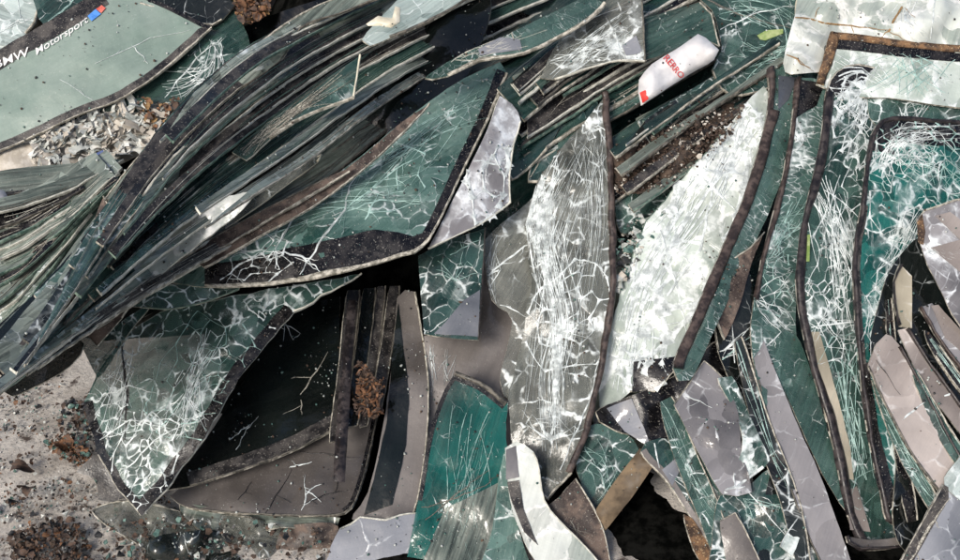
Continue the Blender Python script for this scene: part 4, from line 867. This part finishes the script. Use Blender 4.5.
sheet('round cornered windscreen with thin black trim, fourth upright', [(980, 122), (940, 120), (892, 117), (876, 126), (868, 150), (861, 205), (853, 262), (857, 340), (866, 420), (880, 490), (892, 524), (940, 526), (930, 440), (985, 400)], .165, 'teal_deep', ang=-80, gx=-.06, kx=-.04, crk=.34, step=6, name='windscreen', cat='windscreen', sharp={0, 11, 12},
      spots=[(900, 170, 40, .3), (915, 250, 40, .25), (890, 330, 30, .25)], trims=[(0, 10, 4.5, 'rubber'), (10, 11, 4, 'rubber')], borders=[(0, 4, 26, 'frit'), (5, 9, 7, 'frit_dust_sheen')],
      lines=[('bundle', [(930, 210), (895, 280), (872, 330)], 50, 11, 1.2, 'crack'), ('bundle', [(890, 150), (940, 150)], 30, 14, 1.2, 'crack'), ('web', (920, 200), 70, 20, 1.2, 'crack', 60, 1.4), ('web', (915, 155), 60, 14, 1.3, 'crack_teal', 20, 1.4), ('web', (900, 320), 60, 20, 1.1, 'crack', -75, 1.8), ('bundle', [(875, 175), (900, 140), (960, 128)], 30, 9, 1.5), ('bundle', [(940, 140), (935, 200)], 22, 18, 1.0, 'crack_teal'), ('line', [(868, 300), (890, 350), (884, 400)], 1.8)],
      patches=[([(862, 366), (868, 362), (878, 430), (896, 500), (888, 512), (876, 480), (866, 420)], 'frit')])
sheet('cream and green reflecting shard low behind the fourth upright', [(862, 290), (888, 305), (905, 440), (900, 495), (885, 470), (872, 400)], .175, 'pale', crk=.3, ang=-80)
sheet('dark backing sheet behind the pale border strips at the right edge', [(880, 300), (895, 262), (930, 232), (985, 240), (985, 560), (900, 545), (895, 440), (868, 370)], .18, 'dark', ang=-70, crk=.15, lines=[('bundle', [(915, 360), (960, 430)], 20, 7, 1, 'crack_teal')])
sheet('broad pinkish white border strip slanting down at the right', [(868, 366), (876, 344), (886, 334), (900, 346), (925, 392), (985, 505), (985, 560), (945, 500), (912, 455), (888, 410)], .225, 'taupe_pale', gx=-.03, ang=-60, rims=[(7, 10, 1.8, 'edge_dark')], sharp={0, 5}, edge='edge', trims=[(3, 5, 2.5, 'rubber')], lines=[('line', [(904, 418), (925, 402)], 2.4), ('line', [(876, 360), (900, 395)], .7, 'frit')])
sheet('small cream glass sliver at the bend of the inner strips', [(893, 282), (900, 264), (912, 276), (912, 328), (899, 326), (894, 305)], .23, 'beige', ang=-80, trims=[(4, 7, 2.0, 'rubber')], sharp={1, 2, 3, 4})
sheet('narrow pale strip with white chip, second of the inner strips', [(898, 330), (908, 328), (932, 365), (985, 440), (985, 462), (935, 400), (912, 362)], .22, 'taupe_pale', ang=-58, trims=[(1, 3, 3, 'rubber')], sharp={0, 1}, lines=[('line', [(944, 396), (962, 388)], 2.6)])
sheet('short grey strip, uppermost of the inner strips', [(919, 308), (932, 303), (950, 325), (985, 375), (985, 398), (945, 350)], .23, 'lav', ang=-55, trims=[(4, 6, 3.5, 'rubber_brown')], sharp={0, 1}, patches=[([(931, 306), (938, 305), (985, 358), (985, 372), (945, 338)], 'taupe_pale')])
sheet('white and grey mirror like panel with rusty rim at the right edge', [(917, 218), (924, 210), (985, 207), (985, 345), (958, 322), (938, 285), (924, 255)], .26, 'lav', crk=.25, spots=[(945, 245, 24, .8), (950, 225, 20, .3)], ang=-50, edge='edge', rims=[(0, 2, 2, 'edge')],
      patches=[([(917, 222), (922, 214), (925, 232), (923, 245), (918, 243)], 'rust'), ([(935, 216), (950, 212), (985, 240), (985, 300), (960, 272), (930, 248), (960, 240)], 'taupe_pale')], name='mirror_panel', cat='glass panel', lines=[('bundle', [(925, 250), (960, 252)], 16, 3, 2)])
sheet('slate blue sheet with beige worn rim in the bottom right corner', [(892, 575), (918, 528), (943, 484), (985, 522), (985, 575)], .25, 'slate', ang=-60, curve=False, borders=[(0, 2, 12, 'frit_dust_sheen')], rims=[(0, 2, 1.6, 'edge')], lines=[('line', [(905, 570), (930, 525), (950, 498)], 3.0, 'edge')])
sheet('white glinting splinter at the right edge near the bottom', [(944, 478), (985, 440), (985, 520), (960, 500)], .245, 'pale', crk=.6, ang=-50)
sheet('black rubber lined bottom rail of the arched windscreen', [(846, 536), (870, 540), (915, 534), (955, 520), (950, 530), (915, 545), (860, 550)], .15, 'taupe', ang=0, trims=[(5, 7, 3, 'rubber')], name='bottom_rail', cat='trim rail')
for lab, pp, l, mt in [('thin black sliver with worn rim left of the lavender strip', [(735, 342), (742, 336), (770, 420), (800, 500), (812, 575), (800, 575), (780, 500), (752, 425)], .132, 'dark'),
                       ('thin black sliver inside the round cornered windscreen', [(886, 300), (892, 298), (900, 380), (908, 450), (918, 520), (908, 522), (896, 460), (889, 380)], .186, 'frit'),
                       ('crazed teal splinter between the two pinkish inner strips', [(908, 362), (918, 372), (952, 430), (985, 478), (985, 500), (940, 440)], .228, 'teal'),
                       ('black sliver between the uppermost inner strips', [(925, 330), (940, 345), (985, 410), (985, 424), (935, 356)], .235, 'frit'),
                       ('teal sliver with pale rim beside the black opening', [(660, 402), (672, 396), (700, 460), (725, 520), (735, 575), (722, 575), (700, 520), (672, 450)], .10, 'teal'),
                       ('narrow teal sliver under the broad pinkish strip', [(872, 380), (882, 378), (912, 450), (945, 510), (938, 520), (900, 458)], .205, 'cross')]:
    sheet(lab, pp, l, mt, crk=.3, ang=-75, rims=[(1, 4, 1.6, 'edge')], lines=[('bundle', [pp[0], ((pp[2][0] + pp[-2][0]) / 2, (pp[2][1] + pp[-2][1]) / 2), pp[3]], 8, 3, .9, 'crack_teal')])
# ---- lower centre right
sheet('lavender taupe pointed piece in front at the lower right centre', [(674, 404), (704, 360), (722, 376), (738, 412), (742, 450), (752, 492), (738, 496), (722, 494), (700, 455)], .13, 'lav', ang=-60, edge='edge', rims=[(0, 2, 1.5, 'edge')], sharp={0, 1, 6}, lines=[('line', [(682, 392), (712, 408)], 1.2), ('line', [(725, 490), (745, 486)], 3)], spots=[(730, 486, 14, .8)])
sheet('crazed teal splinter net beside the lavender piece', [(718, 378), (732, 376), (752, 420), (770, 460), (764, 468), (748, 480), (724, 494), (742, 450), (738, 420)], .135, 'teal', crk=.6, spots=[(745, 470, 20, .5)], ang=-70, edge='edge_pale', rims=[(4, 6, 3, 'crack')], lines=[('fan', (730, 425), 14, 15, 45, 20, 110, 1.2, 'crack'), ('fan', (745, 478), 12, 8, 26, 200, 340, 1.5)])
sheet('dark sheet with thin rubber edge behind the lavender piece', [(716, 300), (740, 262), (752, 280), (756, 360), (775, 430), (800, 500), (830, 575), (742, 575), (770, 470), (740, 400), (718, 350)], .10, 'dark', crk=.15, ang=-75, rims=[(10, 11, 1.5, 'edge')], lines=[('bundle', [(722, 355), (760, 325)], 10, 6, 1.6), ('line', [(722, 360), (758, 330)], 2, 'crack_teal'), ('line', [(735, 400), (780, 410)], 1.3)])
sheet('brown triangular flap between the rubber frames', [(716, 275), (752, 245), (764, 232), (752, 262), (738, 310), (724, 340), (718, 325)], .125, 'brown', ang=-60, rims=[(5, 7, 1.4, 'edge'), (0, 2, 1.4, 'edge')], sharp={2})
sheet('black glossy sheet lying below the white laminate', [(596, 412), (640, 392), (690, 366), (720, 340), (760, 380), (740, 460), (700, 470), (650, 440), (615, 430)], .045, 'frit', ang=-30, rims=[(1, 3, 1.4, 'edge')], patches=[([(606, 408), (632, 398), (640, 418), (652, 448), (625, 432)], 'slate')], crumple=.012)
sheet('slate sheet bordering the black opening', [(640, 452), (660, 438), (700, 452), (722, 494), (752, 575), (738, 575), (700, 532), (665, 480)], .08, 'teal_dark', crk=.25, ang=-50, rims=[(6, 8, 2, 'edge')], borders=[(5, 8, 7, 'taupe')], lines=[('line', [(650, 420), (662, 480)], 2), ('bundle', [(670, 470), (700, 480), (715, 500)], 16, 6, 1.4), ('line', [(686, 500), (714, 518)], 2.4, 'frit')], patches=[([(662, 470), (676, 458), (680, 470), (672, 486)], 'slate')])
sheet('dark crazed sheet at the bottom between black opening and lavender strip', [(720, 496), (745, 488), (770, 468), (785, 480), (815, 540), (840, 580), (720, 580), (712, 545)], .105, 'teal_dark', crk=.4, ang=-60, lines=[('fan', (745, 500), 10, 25, 60, 0, 90, 1.2, 'crack_teal'), ('line', [(748, 492), (790, 540)], 1.6), ('fan', (800, 520), 12, 10, 36, 30, 200, 1.3, 'crack')], spots=[(795, 530, 20, .4)])
sheet('small white triangular splinter near the bottom', [(780, 546), (800, 514), (806, 516), (792, 556)], .135, 'pale', crk=.7, ang=-60, rims=[(0, 1, 1.5, 'crack')])
sheet('taupe slab at the bottom edge right of the black opening', [(720, 520), (735, 512), (760, 560), (765, 585), (735, 585)], .12, 'taupe', ang=-60, rims=[(0, 2, 1.4, 'edge')])
sheet('rusty brown curved strip beside the black opening', [(684, 514), (692, 518), (712, 548), (736, 580), (716, 580), (694, 550)], .085, 'rust', ang=-60, name='metal_strip', cat='metal strip')

# ---- bottom left: flattened dark pieces, leaves and chips on the dirt
sheet('flattened dark green broken sheet on the dirt at the bottom', [(92, 512), (130, 500), (190, 512), (260, 520), (290, 540), (250, 575), (170, 560), (130, 540)], -.01, 'clear', ang=10, crk=.2, crumple=.02, rims=[(0, 2, 1.5), (6, 8, 1.5)])
sheet('brown muddy patch of glass at the bottom edge', [(280, 532), (300, 524), (338, 526), (334, 560), (300, 575), (275, 570)], .0, 'brown', ang=0, crumple=.01, edge='edge_dark')
sheet('grey green chipped sheet under the taupe border at the bottom', [(180, 505), (260, 514), (340, 518), (335, 532), (280, 528), (220, 540)], -.02, 'greygreen', ang=5, crumple=.02, rims=[(3, 5, 1.5)])
sheet('small dark shards heap at the bottom left of centre', [(150, 540), (215, 530), (262, 545), (240, 575), (160, 575)], .005, 'dark', ang=5, crumple=.03, crk=.3)
GP = [(-20, 380), (60, 372), (130, 470), (180, 510), (260, 575), (-20, 585)]
def clump(x, y, s):
    return lambda a, b: 1 if math.hypot((a - x) / s, (b - y) / (s * .6)) < 1 + noise.noise(Vector((a * .08, b * .08, 0))) else 0
scatter('brown_litter', 'brown clods and leaf bits scattered over the pale dirt', 'litter', GP, 900, 0, (.002, .006), ['leaf_dark', 'soil2', 'soil', 'leaf', 'chip_dark'], 'leaf', seed=41, z0=.012, liftr=.012, dens=lambda a, b: max(.03, (noise.noise(Vector((a * .03, b * .045, 2))) * 2.4)))
scatter('dirt_chips', 'tiny glass crumbs scattered over the pale dirt', 'broken glass', GP, 1500, 0, (.002, .006), ['chip_teal', 'chip_pale', 'chip_dark', 'paper', 'soil'], 'chip', seed=42, z0=.004, liftr=.008, dens=lambda a, b: .25 + noise.noise(Vector((a * .02, b * .04, 9))))
scatter('dirt_shards', 'larger teal and black shards on the pale dirt', 'broken glass', GP, 60, 0, (.008, .018), ['chip_teal', 'chip_dark', 'chip_pale', 'chip_dark'], 'chip', seed=43, z0=.006, liftr=.01)
scatter('leaf_heap', 'dark brown leaf heap on the dirt in the bottom left', 'leaves', [(10, 540), (60, 522), (85, 530), (95, 575), (10, 575)], 800, 0, (.003, .009), ['leaf_dark', 'soil2', 'soil', 'soil2', 'leaf_dark', 'leaf', 'chip_dark'], 'leaf', seed=44, z0=.015, liftr=.03)
scatter('leaf_heap', 'reddish leaf heap on the dirt left of the crazed point', 'leaves', [(46, 446), (60, 442), (90, 455), (98, 468), (72, 468), (55, 458)], 260, 0, (.003, .008), ['leaf', 'leaf_dark', 'leaf', 'leaf_dark', 'chip_teal'], 'leaf', seed=45, z0=.02, liftr=.03)
scatter('leaf_heap', 'dark litter heap under the crazed hanging sheet', 'leaves', [(60, 405), (92, 400), (100, 450), (80, 455), (58, 430)], 170, 0, (.004, .01), ['soil2', 'leaf_dark', 'chip_teal', 'chip_dark'], 'leaf', seed=46, z0=.02, liftr=.03)
scatter('splinter_heap', 'broken splinters and litter along the bottom edge', 'broken glass', [(100, 520), (200, 515), (330, 530), (330, 575), (90, 575)], 420, .02, (.003, .012), ['chip_dark', 'chip_teal', 'leaf_dark', 'chip_pale', 'soil2', 'soil2', 'chip_dark'], 'chip', seed=47, liftr=.02)
for i, (x, y, lab) in enumerate([(22, 470, 'brown curled leaf lying on the dirt at the left edge'), (30, 490, 'dark brown leaf with stalk on the dirt'), (66, 448, 'large rust coloured leaf on the dirt')]):
    d = ray(x, y); P = CAM + d * ((.03 - CAM.z) / d.z)
    B = Build(); m = B.mi(['leaf_dark', 'leaf_dark', 'leaf'][i]); rows = []; a = [0.2, 1.5, -.5][i]; t1 = Vector((math.cos(a), math.sin(a), 0)); t2 = Vector((-t1.y, t1.x, 0)); Lf = [.06, .05, .07][i]
    for j in range(9):
        t = j / 8; w = Lf * .33 * math.sin(math.pi * min(.97, t + .04)) ** .8 * (1 + .15 * (j % 2)); c0 = P + t1 * (t - .5) * Lf + Vector((0, 0, .012 * math.sin(t * 5)))
        rows.append([B.vert(c0 + t2 * w * k + Vector((0, 0, abs(k) * w * .6))) for k in (-1, -.5, 0, .5, 1)])
    for r0, r1 in zip(rows, rows[1:]):
        for j in range(4): B.face([r0[j], r0[j + 1], r1[j + 1], r1[j]], m)
    root_props(B.obj('dead_leaf'), lab, 'leaf')

# ---- crumbs of safety glass lying on every sheet
def crumbs():
    r = random.Random(99); B = Build(); mats = [B.mi(n) for n in ('chip_pale', 'chip_teal', 'chip_dark', 'soil2')]
    order = sorted(range(len(SHEETS)), key=lambda i: -SHEETS[i][0].l)
    n = 0
    boxes = [(min(p[0] for p in q), max(p[0] for p in q), min(p[1] for p in q), max(p[1] for p in q)) for _, q, _ in SHEETS]
    while n < 3200:
        x, y = r.uniform(0, 960), r.uniform(0, 560)
        if r.random() > .06 + 1.6 * max(0, noise.noise(Vector((x * .02, y * .02, 7)))) + (.5 if math.hypot(x - 440, y - 150) < 70 else 0): continue
        best = None
        for i, (S, poly, lb) in enumerate(SHEETS):
            b = boxes[i]
            if b[0] < x < b[1] and b[2] < y < b[3] and inside((x, y), poly):
                L = S.lift(x, y)
                if best is None or L > best[0]: best = (L, S)
        if best is None: continue
        n += 1
        L, S = best; N = S.N(x, y); P = S.P(x, y) + N * .003; s = .0008 + .0026 * r.random() ** 3
        t1 = N.orthogonal().normalized(); t1 = Matrix.Rotation(r.uniform(0, 6.3), 3, N) @ t1; t2 = N.cross(t1)
        m = mats[0] if r.random() < .25 else r.choice(mats)
        a = [B.vert(P + t1 * s * r.uniform(.6, 1) * cx + t2 * s * r.uniform(.5, 1) * cy + N * s * .8) for cx, cy in ((-1, -1), (1, -1), (1, 1), (-1, 1))]
        b = [B.vert(B.v[q] - N * s * .9) for q in a]
        B.face(a, m)
        for j in range(4): B.face([b[j], b[(j + 1) % 4], a[(j + 1) % 4], a[j]], m)
    root_props(B.obj('glass_crumbs'), 'tiny crumbs of safety glass strewn over all the sheets', 'broken glass', None, 'stuff')
crumbs()

for o in bpy.data.objects:
    if 'label' in o and len(o['label'].replace('-', ' ').split()) > 16: print('LONG', o['label'])
